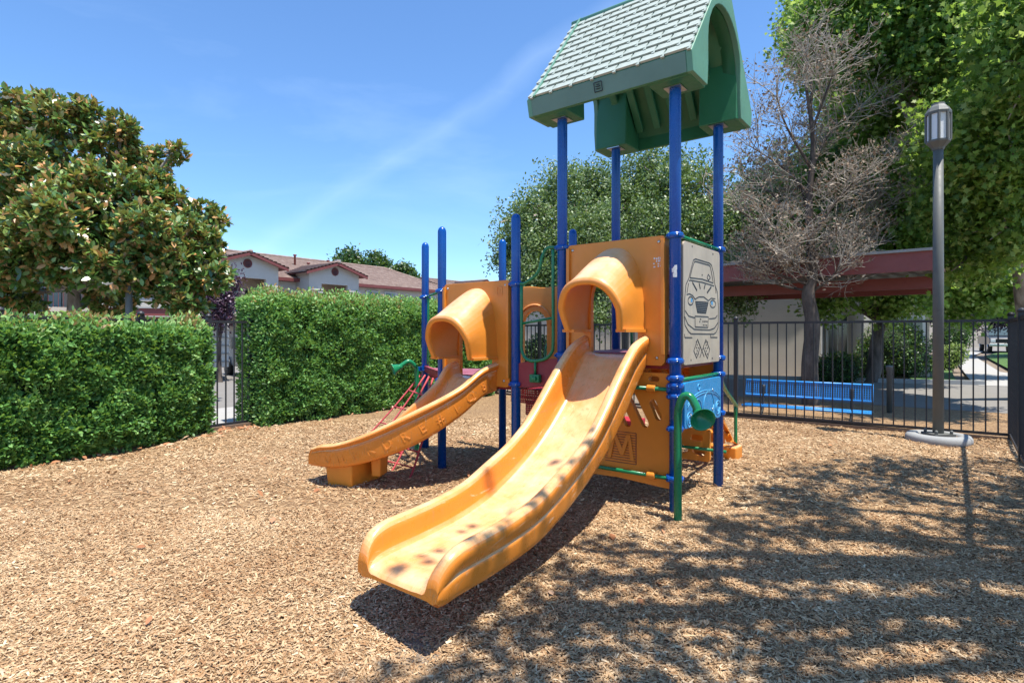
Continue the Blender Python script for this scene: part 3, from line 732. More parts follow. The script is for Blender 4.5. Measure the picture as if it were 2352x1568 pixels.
# ---------------------------------------------------------------- PLAY STRUCTURE
B0 = Vector((1.291, 4.5, 0))
def T(a, b, z): return B0 + E1 * a + E2 * b + Vector((0, 0, z))
play = empty('play_structure', T(.8, .5, 0), 'orange, blue and green play structure with two slides and a shingled green roof', 'playground')
A_ = (1.06, 0); C_ = (0, 1.03); D_ = (1.06, 1.03)
L1 = (1.59, 0); L2 = (2.59, 0); L4 = (2.59, 1.03); L5 = (1.59, 1.03)
p3 = Vector((-1.09, 7.15, 0)) - B0; L3 = (p3.dot(E1), p3.dot(E2))
PR = .0455
def post(ab, top, collars, rounded=True, r=PR):
    m_ = MB(T); pr = [(r, -.15), (r, top - .04)] + ([(r * .95, top - .02), (r * .78, top), (r * .45, top + .015), (r * .1, top + .02)] if rounded else [(r, top)])
    m_.lathe((ab[0], ab[1], 0), pr, 20); p_ = m_.build('post', M['blue'], play)
    for z in collars:
        c = MB(T); rr_ = r
        c.lathe((ab[0], ab[1], z - .025), [(rr_ + .001, 0), (rr_ + .015, .004), (rr_ + .019, .025), (rr_ + .015, .046), (rr_ + .001, .05)], 20)
        for k in range(4):
            an = k * math.pi / 2 + .6; c.box((ab[0] + math.cos(an) * (rr_ + .018), ab[1] + math.sin(an) * (rr_ + .018), z), (.02, .03, .022), an)
        c.build('collar', M['blue'], p_)
        bo = MB(T)
        for k in range(4):
            an = k * math.pi / 2 + .95; bo.lathe((ab[0] + math.cos(an) * (rr_ + .016), ab[1] + math.sin(an) * (rr_ + .016), z), [(.007, 0), (.006, .006), (.001, .007)], 6, (math.cos(an), math.sin(an), 0))
        bo.build('bolt', M['steel'], p_)
    return p_
RT = 3.37
post((0, 0), RT, (2.20, 1.21, 1.075, 1.015, .93, .675, .28), False); post(A_, RT, (2.20, 1.23, .3), False)
post(C_, RT, (2.205, 1.20, 1.05, .69), False); post(D_, RT, (2.2, 1.2), False)
post(L1, 2.56, (1.90, .94)); post(L2, 2.55, (1.88, .93)); post(L3, 2.55, (1.88, .97)); post(L4, 2.55, (1.88, .93)); post(L5, 2.56, (1.88, .94))
# white worn sticker marks on posts
for ab, z, an in (((0, 0), 1.93, 2.55 + math.pi), (A_, 1.72, 2.2 + math.pi)):
    m_ = MB(T)
    for k in range(7):
        dz = random.uniform(-.05, .05); aa = an - 1.2 + random.uniform(-.3, .3) ; r_ = PR + .0012
        m_.add([(ab[0] + math.cos(aa + o) * r_, ab[1] + math.sin(aa + o) * r_, z + dz + e) for o, e in ((-.22, -.018), (.2, -.014), (.25, .016), (-.2, .02))], [(0, 1, 2, 3)])
    m_.build('worn_sticker', M['white'], play, fix=False)

# ---- roof
ra0, ra1, rb0, rb1 = -.22, 1.29, -.20, 1.30
rmid = (rb0 + rb1) / 2; RE = 3.52; RR = 4.53
root_roof = MB(T)
prof = [(rb0, RT), (rb0 - .03, RE), (rmid, RR), (rb1 + .03, RE), (rb1, RT), (rb1 - .035, RT), (rb1 - .02, RE - .02), (rmid, RR - .075), (rb0 + .02, RE - .02), (rb0 + .035, RT)]
for k in range(len(prof)): pass
ring0 = [(ra0 + .045, b, z) for b, z in prof]; ring1 = [(ra1 - .045, b, z) for b, z in prof]
root_roof.loft([ring0, ring1], smooth=False)
roof = root_roof.build('roof', M['green_roof'], play, bevel=.006)
def gable(a0):
    m_ = MB(T); c = rmid; hw = .44; sp = 3.76; out = [(rb0, RT), (c - hw, RT)]
    arch = [(c - hw + .02, 3.55)] + [(c - hw * math.cos(t) * (.96), sp + .40 * math.sin(t)) for t in [i * math.pi / 14 for i in range(15)]] + [(c + hw - .02, 3.55)]
    out += arch + [(c + hw, RT), (rb1, RT), (rb1 + .034, RE - .004), (c, RR + .006), (rb0 - .034, RE - .004)]
    m_.plate(out, [], lambda u, v, w: (a0 + w, u, v), .05); return m_.build('gable_end', M['green_trim'], roof, bevel=.008)
gable(ra0); gable(ra1 - .05)
m_ = MB(T); m_.add([(ra0 + .05, rb0 - .003, RT + .004), (ra1 - .05, rb0 - .003, RT + .004), (ra1 - .05, rb0 - .034, RE - .004), (ra0 + .05, rb0 - .034, RE - .004), (ra0 + .05, rb0 + .02, RT + .004), (ra1 - .05, rb0 + .02, RT + .004), (ra1 - .05, rb0 + .0, RE - .004), (ra0 + .05, rb0 + .0, RE - .004)], [(0, 1, 2, 3), (7, 6, 5, 4), (0, 4, 5, 1), (1, 5, 6, 2), (2, 6, 7, 3), (3, 7, 4, 0)]); m_.build('fascia', M['fascia_green'], roof)
# inner arch lining
m_ = MB(T); c = rmid; hw = .44
ri = [[(aa, c - (hw * .96 + o) * math.cos(t), 3.76 + (.40 + o) * math.sin(t)) for t in [i * math.pi / 14 for i in range(15)]] for aa, o in ((ra0 + .05, .0), (ra0 + .16, .01), (ra0 + .16, .05), (ra0 + .05, .05))]
m_.loft(ri, closed=False, caps=False); m_.build('arch_lining', M['green_roof'], roof)
for ca in (0, 1):
    for cb in (0, 1):
        m_ = MB(T); a0, a1 = (ra0 + .03, ra0 + .38) if ca == 0 else (ra1 - .38, ra1 - .03)
        mir = (lambda b: b) if cb == 0 else (lambda b: rb0 + rb1 - b)
        prf = [(rb0 + .03, RT - .006), (rb0 + .345, RT - .006), (rb0 + .32, RE + .02 + .32 * 1.32 - .03), (rb0 + .04, RE - .0)]
        m_.loft([[(a0, mir(b), z) for b, z in prf], [(a1, mir(b), z) for b, z in prf]], smooth=False); m_.build('leg_block', M['green_roof'], roof, bevel=.012)
        pl = MB(T); aa, bb_ = (0 if ca == 0 else 1.06, 0 if cb == 0 else 1.03); pl.box((aa, bb_, RT - .012), (.14, .14, .008)); pl.build('mounting_plate', M['steel'], roof)
# ribs on both inner slopes
for sgn in (0, 1):
    for k in range(6):
        aa = ra0 + .28 + k * .19; m_ = MB(T)
        f = (lambda b: b) if sgn == 0 else (lambda b: rb0 + rb1 - b)
        pts_ = [(rb0 + .12, RE + .07), (rmid - .1, RR - .24), (rmid - .1, RR - .29), (rb0 + .12, RE + .0)]
        m_.loft([[(aa, f(b), z) for b, z in pts_], [(aa + .075, f(b), z) for b, z in pts_]], smooth=False); m_.build('rib', M['green_roof'], roof, bevel=.01)
# shingles
SL = Vector((0, rmid - (rb0 - .03), RR - RE)); sl = SL.length; NR = 12; ph = sl / NR; NC = 7.4; cw = (ra1 - ra0) / NC
def shingle_mesh(w, h):
    m_ = MB(); x = w / 2 - .008; y0 = 0; y1 = h + .01
    m_.add([(-x, y0, 0), (x, y0, 0), (x, y1, 0), (-x, y1, 0), (-x, y0, .019), (x, y0, .019), (x, y1, .007), (-x, y1, .007)], [(0, 3, 2, 1), (4, 5, 6, 7), (0, 1, 5, 4), (1, 2, 6, 5), (2, 3, 7, 6), (3, 0, 4, 7)])
    # key tab below one corner
    m_.add([(x - .012, -.022, 0), (x + .014, -.022, 0), (x + .014, .03, 0), (x - .012, .03, 0), (x - .012, -.022, .014), (x + .014, -.022, .014), (x + .014, .03, .015), (x - .012, .03, .015)], [(0, 3, 2, 1), (4, 5, 6, 7), (0, 1, 5, 4), (1, 2, 6, 5), (2, 3, 7, 6), (3, 0, 4, 7)])
    return m_.mesh('shingle', M['shingle'])
cache = {}
W = wloc(roof)
for side in (0, 1):
    for rI in range(NR):
        x = ra0 + .012; first = True; k = 0
        while x < ra1 - .02:
            w = cw * (.5 if (first and rI % 2) else 1.0); w = min(w, ra1 - .012 - x)
            if w > .03:
                key = round(w, 3)
                if key not in cache: cache[key] = shingle_mesh(w, ph * .80)
                o = link('shingle', cache[key], roof)
                bdir = SL.normalized()
                if side == 0: org_ = T(x + w / 2, rb0 - .03, RE) + (E2 * bdir.y + Vector((0, 0, bdir.z))) * (rI * ph + .006); up_ = (E2 * bdir.y + Vector((0, 0, bdir.z))); nrm = (-E2 * bdir.z + Vector((0, 0, bdir.y)))
                else: org_ = T(x + w / 2, rb1 + .03, RE) + (-E2 * bdir.y + Vector((0, 0, bdir.z))) * (rI * ph + .006); up_ = (-E2 * bdir.y + Vector((0, 0, bdir.z))); nrm = (E2 * bdir.z + Vector((0, 0, bdir.y)))
                xa = up_.cross(nrm).normalized()
                mt = Matrix((xa, up_, nrm)).transposed().to_4x4(); mt.translation = org_ + nrm * .003 - W
                o.matrix_basis = mt
            x += w; first = False
m_ = MB(T); m_.tube([(ra0 + .0, rmid, RR + .0), (ra1 - .0, rmid, RR + .0)], .03, 10); m_.build('ridge', M['green_trim'], roof)
m_ = MB(T)   # pale rake lines down the slope ends
for aa in (ra1 - .09,):
    m_.beam((aa, rb0 - .045, RE + .005), (aa, rmid, RR + .03), .022, .02)
m_.build('rake_strip', M['green_trim'], roof)
m_ = MB(T)   # embossed square mark on the fascia
for (u0, v0, u1, v1) in ((0, 0, 1, 0), (1, 0, 1, 1), (1, 1, 0, 1), (0, 1, 0, 0), (.2, .3, .8, .3), (.2, .55, .8, .55), (.3, .75, .7, .75)):
    f = lambda u, v: (.60 - .07 * u, rb0 - .018 - .02 * v, RT + .045 + .07 * v)
    m_.beam(f(u0, v0), f(u1, v1), .004, .006, (0, 1, 0))
m_.build('emblem', M['dark'], roof)

# ---- slides
def section(w, c, f, bt, g=1.0, gm=.5):
    m = bt + (c - bt) * gm; hw_ = w; q = lambda x: x * g + .012 * (1 - g)
    s_ = min(1.0, (c - bt) / .24)
    R = [(0, bt + .03 * g + .008), (hw_ - .13, bt + .03 * g + .008), (hw_ - .085, bt + .008), (hw_ - .06 * g - .045 * (1 - g), bt), (hw_ - .042 * g - .03 * (1 - g), bt + .012), (hw_ - q(.034), bt + .04 * s_), (hw_ - q(.026), m - .03 * s_), (hw_ - q(.026), m - .008), (hw_ - q(.038), m), (hw_ - q(.026), m + .010), (hw_ - q(.018), m + .02 * s_),
         (hw_ - q(.008), c - min(.075 * s_, (c - m) * .7)), (hw_ - .012 * (1 - g), c - min(.05 * s_, (c - m) * .5)), (hw_ - .004 - .014 * (1 - g), c - .022 * s_), (hw_ - .024, c - .005), (hw_ - .045, c), (hw_ - .07, c - .008), (hw_ - .084, c - .028 * s_), (hw_ - .09, c - .055 * s_)]
    d = max(.0, (c - .055 * s_) - f)
    R += [(hw_ - .094, f + d * .62), (hw_ - .102, f + d * .32), (hw_ - .118, f + d * .1), (hw_ - .15, f + .004), (hw_ - .19, f), (0, f)]
    Lm = [(-x, z) for x, z in R[1:-1]][::-1]
    return R + Lm
def gend(t, T_): return max(0.0, min(1.0, (T_ - t) / .16))
def chute(path, tab_c, tab_f, tab_b, ts, w, parent, mat, wt=None, gm=.5):
    rings = []
    for t in ts:
        C, lat = path(t); ww = wt(t) if wt else w
        rings.append([tuple(C + lat * x + Vector((0, 0, z))) for x, z in section(ww, interp(tab_c, t), interp(tab_f, t), interp(tab_b, t), gend(t, ts[-1]), gm)])
    m_ = MB(); m_.loft(rings, caps=False); n = len(rings[0])
    for i_, t in ((0, ts[0]), (len(rings) - 1, ts[-1])):
        ww = wt(t) if wt else w
        tri = tessellate_polygon([[Vector((x, z, 0)) for x, z in section(ww, interp(tab_c, t), interp(tab_f, t), interp(tab_b, t), gend(t, ts[-1]), gm)]])
        for tr_ in tri: m_.f.append([i_ * n + k for k in tr_]); m_.sm.append(False)
    return m_.build('chute', mat, parent)
S1C = T(.53, 0, 0)
def path1(t): return (S1C - E2 * t - E1 * (.044 * t), -E1)
slide1 = MB(); 
tc_ = [(0, 1.42), (.23, 1.345), (.436, 1.20), (.59, 1.07), (.78, .90), (.95, .765), (1.15, .655), (1.4, .56), (1.65, .475), (1.91, .435), (2.1, .42), (2.28, .412), (2.36, .40), (2.42, .375), (2.46, .335), (2.485, .285), (2.492, .25)]
tf_ = [(0, 1.255), (.12, 1.235), (.25, 1.12), (.47, .90), (.75, .68), (1.03, .51), (1.43, .345), (1.78, .275), (2.1, .25), (2.41, .235), (2.47, .215), (2.492, .195)]
tb_ = [(0, 1.15), (.09, 1.08), (.25, .95), (.43, .78), (.76, .54), (1.06, .39), (1.42, .25), (1.69, .185), (2.07, .155), (2.36, .15), (2.46, .15), (2.492, .17)]
tsl = list(np.linspace(0, 2.3, 56)) + list(np.linspace(2.33, 2.45, 6)) + [2.465, 2.475, 2.484, 2.489, 2.492]
sl1 = empty('slide', (0, 0, 0), None, None); sl1.parent = play; sl1.location = S1C - wloc(play); sl1['label'] = 'long straight orange wave slide nearest the camera'
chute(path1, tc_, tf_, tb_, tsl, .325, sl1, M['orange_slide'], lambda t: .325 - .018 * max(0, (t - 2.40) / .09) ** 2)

def hood(dz, cx, parent):
    "moulded tunnel hood; cx = centre along a, dz = deck height"
    NP = 30; NT = 12; zb = dz + .185
    def surf(off, tt, phi, rim=0):
        # phi 0..pi from right foot over the top to left foot
        zt = dz + .885 - .30 * (tt ** 1.15) + off + rim; wv = .285 + off + rim + .012 * tt
        cph, sph = math.cos(phi), math.sin(phi)
        x = wv * math.copysign(abs(cph) ** .78, cph); z = zb + (zt - zb) * abs(sph) ** .86
        tlen = .36 + .13 * (abs(sph) ** .8)
        flare = 1 - .16 * tt * max(0, 1 - sph * 2.4) ** 1.0
        return T(cx - x * flare, -.02 - tlen * tt, z)
    phis = [math.pi * i / NP for i in range(NP + 1)]
    tts = [i / NT for i in range(NT + 1)]
    rings = [[surf(0, t, p, .012 * max(0, (t - .8) / .2) ** 2) for p in phis] for t in tts]
    rings += [[surf(-.014, 1.03, p, .012) for p in phis], [surf(-.034, 1.015, p, .004) for p in phis]]
    rings += [[surf(-.045 - .0 * t, t, p) for p in phis] for t in tts[::-1]]
    m_ = MB(); m_.loft(rings, closed=False, caps=False)
    # feet flanges closing the bottom edge
    for idx_ in (0, NP):
        ou = [r_[idx_] for r_ in rings]; n = len(tts)
        for i in range(n - 1):
            a, b = ou[i], ou[i + 1]; c, d = ou[-1 - i], ou[-2 - i]
            m_.add([tuple(a), tuple(b), tuple(d), tuple(c)], [(0, 1, 2, 3)])
    for sx in (-1, 1):
        m_.add([tuple(T(cx + sx * a, b, zb + z)) for a, b, z in ((.20, -.03, .012), (.30, -.03, .012), (.29, -.37, .012), (.19, -.35, .012), (.20, -.03, -.012), (.30, -.03, -.012), (.29, -.37, -.012), (.19, -.35, -.012))], [(0, 1, 2, 3), (7, 6, 5, 4), (0, 4, 5, 1), (1, 5, 6, 2), (2, 6, 7, 3), (3, 7, 4, 0)])
    ob = m_.build('hood', M['orange_hood'], parent)
    return ob
def door_panel(cx, half, dz, parent, mark=True):
    zb, zt = dz - .095, dz + .945
    r_ = .03
    outer = []
    for (x, z, a0) in ((cx + half, zt, 0), (cx - half, zt, 90), (cx - half, zb, 180), (cx - .24, zb, 270), (cx + .24, zb, 180), (cx + half, zb, 270)):
        pass
    L_, R_ = cx + half, cx - half
    def rc(x, z, sx, sz, n=4):
        return [(x - sx * r_ * (1 - math.cos(t)), z - sz * r_ * (1 - math.sin(t))) for t in [i * math.pi / 2 / n for i in range(n + 1)]]
    outer = [(R_, zb + r_), ] + rc(R_, zt, -1, 1) + rc(L_, zt, 1, 1)[::-1] + [(L_, zb + .0), (cx + .25, zb), (cx + .25, dz), (cx + .22, dz + .01)]
    arch = [(cx + .22 * math.cos(t), dz + .45 + .25 * math.sin(t)) for t in [i * math.pi / 12 for i in range(13)]]
    outer += arch + [(cx - .22, dz + .01), (cx - .25, dz), (cx - .25, zb), (R_ + r_, zb)]
    m_ = MB(T); m_.plate(outer, [], lambda u, v, w: (u, -.025 + w, v), .05)
    m_.box((R_ + .012, .0, (zt + zb) / 2 + .03), (.03, .10, zt - zb - .12)); m_.box((L_ - .012, .0, (zt + zb) / 2 + .03), (.03, .10, zt - zb - .12))
    ob = m_.build('slide_panel', M['orange'], parent, bevel=.009)
    bt = MB(T)
    for x, z in ((R_ + .07, zb + .06), (L_ - .07, zb + .06), (R_ + .05, zt - .05), (L_ - .05, zt - .05)):
        bt.lathe((x, -.024, z), [(.014, 0), (.013, .006), (.006, .011), (.001, .011)], 10, (0, -1, 0))
    bt.build('bolt', M['steel'], parent)
    return ob
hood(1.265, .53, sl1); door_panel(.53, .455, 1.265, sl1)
m_ = MB(T)   # worn white label
for k in range(16):
    u = .165 - (k % 4) * .019 + random.uniform(-.003, .003); v = 2.03 - (k // 4) * .022 + random.uniform(-.003, .003)
    if random.random() < .85: m_.box((u, -.0262, v), (random.uniform(.008, .017), .002, random.uniform(.01, .019)))
m_.build('worn_label', M['white'], sl1)
for zz in (1.30,):
    pass

# curved slide
S2C = T(2.09, 0, 0); R2 = .86
def path2(t):
    s0 = .10
    if t < s0: return (S2C - E2 * t, -E1)
    th = (t - s0) / R2
    if th > math.pi / 2 + .02:
        e = (th - math.pi / 2 - .02) * R2; th = math.pi / 2 + .02
    else: e = 0
    C = S2C - E2 * s0 + (-E2) * (R2 * math.sin(th)) + E1 * (R2 * (1 - math.cos(th)))
    fwd = -E2 * math.cos(th) + E1 * math.sin(th); lat = -E1 * math.cos(th) - E2 * math.sin(th)
    return (C + fwd * e, lat)
AL = R2 * math.pi / 2
sc2 = lambda d: .05 + d / 90 * AL
tc2 = [(0, 1.15), (sc2(10), 1.09), (sc2(22.5), .935), (sc2(45), .725), (sc2(67.5), .52), (sc2(82), .425), (sc2(92), .39), (sc2(98), .36), (sc2(102), .34), (sc2(104), .295), (sc2(104.8), .265)]
tf2 = [(0, .99), (sc2(8), .96), (sc2(22.5), .74), (sc2(45), .51), (sc2(67.5), .345), (sc2(85), .265), (sc2(104.5), .23)]
tb2 = [(0, .86), (sc2(8), .82), (sc2(22.5), .645), (sc2(45), .41), (sc2(67.5), .255), (sc2(85), .185), (sc2(100), .165), (sc2(104.5), .165)]
sl2 = empty('slide', (0, 0, 0), None, None); sl2.parent = play; sl2.location = S2C - wloc(play); sl2['label'] = 'curved orange slide at the left, shorter than the straight one'
ts2 = list(np.linspace(0, sc2(96), 50)) + list(np.linspace(sc2(97.5), sc2(104.8), 12))
chute(path2, tc2, tf2, tb2, ts2, .31, sl2, M['orange_slide'], None, .74)
hood(1.0, 2.09, sl2); door_panel(2.09, .44, 1.0, sl2)
# feet of the curved slide
for d, sx, ln, zt_ in ((84, -.03, .34, .22), (66, -.03, .10, .27)):
    C, lat = path2(sc2(d)); fw = Vector((lat.y, -lat.x, 0)); m_ = MB()
    q = []
    for z, k in ((-.05 if d > 80 else .09, .88), (zt_, 1.0)):
        q.append([tuple(C + lat * x * k * (.23 if d > 80 else .10) + fw * y * ln / 2 * k + Vector((0, 0, z))) for x, y in ((-1, -1), (1, -1), (1, 1), (-1, 1))])
    m_.loft(q, smooth=False); m_.build('foot', M['orange'], sl2, bevel=.015)
# embossed letters along the outer wall
for k, ch in enumerate('UHFKDRE#IQ8'):
    deg = 88 - k * 7.9; C, lat = path2(sc2(deg)); fw = Vector((-lat.y, lat.x, 0))
    if fw.dot(path2(sc2(deg + 3))[0] - C) < 0: fw = -fw
    td = bpy.data.curves.new('letter', 'FONT'); td.body = ch; td.size = .125; td.extrude = .0022; td.align_x = 'CENTER'; td.align_y = 'CENTER'; td.resolution_u = 2
    to = bpy.data.objects.new('tmp', td); col.objects.link(to); dg = bpy.context.evaluated_depsgraph_get(); me = bpy.data.meshes.new_from_object(to.evaluated_get(dg)); bpy.data.objects.remove(to)
    me.materials.clear(); me.materials.append(M['orange_slide'])
    slope = (interp(tc2, sc2(deg + 4)) - interp(tc2, sc2(deg - 4))) / (sc2(8) - sc2(0))
    xdir = (-fw + Vector((0, 0, -slope * 1.0))).normalized(); nrm = lat; ydir = nrm.cross(xdir).normalized()
    zc = interp(tb2, sc2(deg)) + (interp(tc2, sc2(deg)) - interp(tb2, sc2(deg))) * .36 + .004
    mt = Matrix((xdir, ydir, nrm)).transposed().to_4x4(); mt.translation = C + lat * (.31 - .0295) + Vector((0, 0, zc)) - wloc(sl2)
    o = link('letter', me, sl2); o.matrix_basis = mt
m_ = MB(T)   # embossed square mark on the left panel
for (u0, v0, u1, v1) in ((0, 0, 1, 0), (1, 0, 1, 1), (1, 1, 0, 1), (0, 1, 0, 0), (.5, .2, .5, .8), (.25, .2, .75, .2)):
    f = lambda u, v: (1.80 - .06 * u, -.027, 1.80 + .085 * v); m_.beam(f(u0, v0), f(u1, v1), .006, .004, (0, 1, 0))
m_.build('emblem', M['orange_slide'], sl2)

# ---- decks
def deck(corners, z, name='deck', mat='deck'):
    m_ = MB(T); m_.plate(corners, [], lambda u, v, w: (u, v, z - .045 + w), .045); d_ = m_.build(name, M[mat], play, bevel=.006)
    e = MB(T); n = len(corners)
    for i in range(n):
        a, b = corners[i], corners[(i + 1) % n]; e.beam((a[0], a[1], z - .085), (b[0], b[1], z - .085), .03, .075)
    e.build('deck_edge', M['red'], d_); return d_
i_ = .05
deck([(i_, i_), (1.06 - i_, i_), (1.06 - i_, 1.03 - i_), (i_, 1.03 - i_)], 1.265)
deck([(1.59 + i_, i_), (2.59 - i_, i_), (2.59 - i_, 1.03 - i_), (1.59 + i_, 1.03 - i_)], 1.0)
deck([(2.59 + .0, .09), (L3[0] - .1, L3[1]), (2.59, .94)], 1.0)
deck([(1.14, .08), (1.52, .08), (1.52, .95), (1.14, .95)], 1.12)
# red riser between the towers
for b_, nm in ((-.0, 'riser'), (1.0, 'riser')):
    m_ = MB(T); m_.plate([(1.09, 1.02), (1.09, 1.20), (1.30, 1.19), (1.56, 1.14), (1.56, .91), (1.3, .93)], [], lambda u, v, w: (u, b_ - .012 + w, v), .024); m_.build(nm, M['red'], play, bevel=.004)
# green wheel-arm loop barrier between A and L1
def tubeobj(name, pts, r, mat, parent=play, closed=False, n=10, sub=5, label=None):
    m_ = MB(T); m_.tube(crom(pts, sub) if sub else pts, r, n, closed=closed); return m_.build(name, M[mat], parent, label=label)
g1 = tubeobj('handrail', [(1.52, -.02, 1.90), (1.46, -.03, 1.90), (1.34, -.05, 1.95), (1.27, -.06, 2.02), (1.24, -.06, 2.13), (1.20, -.05, 2.20), (1.14, -.03, 2.21), (1.10, -.01, 2.20)], .014, 'green')
tubeobj('loop_barrier', [(1.50, -.03, 1.88), (1.50, -.03, 1.4), (1.50, -.03, 1.28), (1.46, -.03, 1.20), (1.38, -.03, 1.17), (1.24, -.03, 1.19), (1.16, -.03, 1.25), (1.14, -.03, 1.35), (1.14, -.03, 1.8), (1.14, -.03, 2.19)], .015, 'green')
tubeobj('crossbar', [(1.50, -.03, 1.52), (1.14, -.03, 1.57)], .012, 'green', sub=0)
tubeobj('stem', [(1.34, -.03, 1.17), (1.34, -.03, 1.04)], .012, 'green', sub=0)
m_ = MB(T); m_.box((1.335, -.035, 1.01), (.11, .05, .075)); m_.box((1.335, -.065, 1.01), (.06, .03, .04)); m_.build('clamp', M['green'], play, bevel=.008)
# back arch panel of left tower
c = 2.09; half = .46
outer = [(c - half, .93)] + [(c - half, 1.93)] + [(c - half + 2 * half * k / 12, 1.93 + .035 * math.sin(math.pi * k / 12) + .012 * math.sin(4 * math.pi * k / 12)) for k in range(13)] + [(c + half, 1.93), (c + half, .93)]
outer = [outer[0]] + outer[2:-2] + [outer[-1]]
hole = [(c + .17, 1.0)] + [(c + .17 * math.cos(t), 1.52 + .17 * math.sin(t)) for t in [i * math.pi / 12 for i in range(13)]] + [(c - .17, 1.0)]
hole = hole[1:-1]; hole = [(c - .17, 1.02), (c + .17, 1.02)] + hole
m_ = MB(T); m_.plate(outer, [hole], lambda u, v, w: (u, 1.0 + w, v), .05); arp = m_.build('arch_panel', M['orange'], play, bevel=.008)
m_ = MB(T); ring = [(c + .235 * math.cos(t), .995, 1.52 + .235 * math.sin(t)) for t in [i * math.pi / 16 for i in range(17)]]; m_.tube(ring, .014, 8); m_.build('arch_rim', M['orange_slide'], arp)
# back right rails behind the slide opening, seen through the hood
for aa in (.18, .88):
    tubeobj('handrail', [(aa, 1.03, 1.3), (aa, 1.03, 1.75), (aa, 1.08, 1.95), (aa, 1.25, 1.98), (aa, 1.6, 1.6)], .015, 'green')
tubeobj('crossbar', [(.06, 1.0, 1.78), (1.0, 1.0, 1.78)], .012, 'green', sub=0)
# left side handles at L2/L3
for (x0, y0, x1, y1) in ((L2[0], L2[1], L3[0], L3[1]),):
    tubeobj('crossbar', [(x0, y0, 1.88), (x1, y1, 1.88)], .013, 'green', sub=0)
    dx, dy = (x1 - x0), (y1 - y0)
    tubeobj('handrail', [(x0 + dx * .82, y0 + dy * .82, 1.86), (x0 + dx * .80, y0 + dy * .80, 1.75), (x0 + dx * .80, y0 + dy * .80, 1.3), (x0 + dx * .84, y0 + dy * .84, 1.05)], .014, 'green')
for aa in (2.02, 1.9):
    tubeobj('handrail', [(aa, 1.12, .5), (aa, 1.12, 1.18), (aa, 1.2, 1.32)], .016, 'green')

# ---- car panel on the right face
fr = lambda u, v, w: (-.035 - w, u, v)
def rrect(u0, u1, v0, v1, r_=.04, n=4):
    o = []
    for cx_, cy_, a0 in ((u1 - r_, v1 - r_, 0), (u0 + r_, v1 - r_, 90), (u0 + r_, v0 + r_, 180), (u1 - r_, v0 + r_, 270)):
        for k in range(n + 1):
            t = math.radians(a0 + 90 * k / n); o.append((cx_ + r_ * math.cos(t), cy_ + r_ * math.sin(t)))
    return o
pu0, pu1, pv0, pv1 = .075, .955, 1.172, 2.17
m_ = MB(T); m_.plate(rrect(pu0, pu1, pv0, pv1), [], lambda u, v, w: (-.02 - w, u, v), .018)
carp = m_.build('car_panel', M['sand'], play, label='sand coloured panel engraved with a car front and crossed flags', bevel=.003)
def pm(x, y, w=0):
    # measured photo drawing -> panel; invert the panel's foreshortening
    q = (x - 235) / 450.0; q = max(-.02, min(1.02, q)); k = .835; u = q * k / (1 - q * (1 - k)) ; u = q / (q + (1 - q) / 1.19) if 0 <= q <= 1 else q
    u = q / (1.19 - .19 * q) if True else u
    top = 80 + 145 * q; bot = 1605 - 65 * q; v = (y - top) / (bot - top)
    return (-.0385 - w, pu0 + (pu1 - pu0) * min(1, max(0, u)), pv1 - (pv1 - pv0) * v)
def ribbon(m_, pts, wd=.0085, w=.0):
    for i in range(len(pts) - 1):
        a, b = pm(*pts[i]), pm(*pts[i + 1]); m_.beam(a, b, wd, .0025, (1, 0, 0))
lines = [[(300, 545), (330, 430), (360, 320), (385, 305), (560, 355), (585, 380), (610, 480), (625, 610)], [(315, 540), (345, 420), (370, 345), (385, 335), (555, 380), (570, 400), (590, 500), (605, 590)],
 [(320, 535), (470, 550), (605, 595)], [(305, 570), (320, 565), (470, 588), (615, 630)],
 [(300, 545), (265, 620), (248, 800), (243, 1000), (252, 1110), (300, 1190), (330, 1215), (610, 1213), (640, 1190), (665, 1130), (670, 900), (655, 700), (625, 610)],
 [(300, 600), (278, 720)], [(632, 640), (640, 720)], [(275, 740), (310, 730), (350, 750), (380, 795), (430, 765), (490, 765), (545, 810), (580, 780), (630, 785)],
 [(255, 935), (300, 1000), (375, 1020)], [(555, 1028), (630, 1020), (655, 985)], [(380, 1000), (545, 1005), (540, 1135), (382, 1130), (380, 1000)],
 [(250, 1010), (290, 1100), (370, 1160), (560, 1165), (620, 1140), (665, 1070)], [(248, 1220), (250, 1262), (345, 1262)], [(575, 1222), (572, 1252), (655, 1252)],
 [(412, 1280), (445, 1370), (400, 1510), (365, 1420), (412, 1280)], [(515, 1280), (562, 1400), (535, 1510), (482, 1375), (515, 1280)], [(412, 1280), (495, 1490)], [(515, 1280), (440, 1500)],
 [(545, 490), (530, 530), (548, 565), (570, 530), (545, 490)], [(385, 820), (410, 955), (515, 960), (545, 830)]]
m_ = MB(T)
for L_ in lines: ribbon(m_, L_)
for L_ in ([(348, 590), (405, 690)], [(432, 600), (446, 670)], [(508, 612), (492, 668)], [(582, 640), (530, 715)]): ribbon(m_, L_, .016)
for k in range(7): ribbon(m_, [(388 + k * 4, 824 + k * 21), (542 - k * 4, 832 + k * 21)], .011)
for cx_, cy_, rx, ry in ((325, 815, 34, 50), (600, 848, 34, 44)):
    ribbon(m_, [(cx_ + rx * math.cos(t), cy_ + ry * math.sin(t)) for t in [i * math.pi / 8 for i in range(17)]])
for fx, fy in ((405, 1310), (518, 1310)):
    for i in range(5):
        for j in range(2):
            if (i + j) % 2 or j == 0: ribbon(m_, [(fx - 12 + j * 24 + (i % 2) * 10, fy + i * 36), (fx - 4 + j * 24 + (i % 2) * 10, fy + i * 36 + 3)], .014)
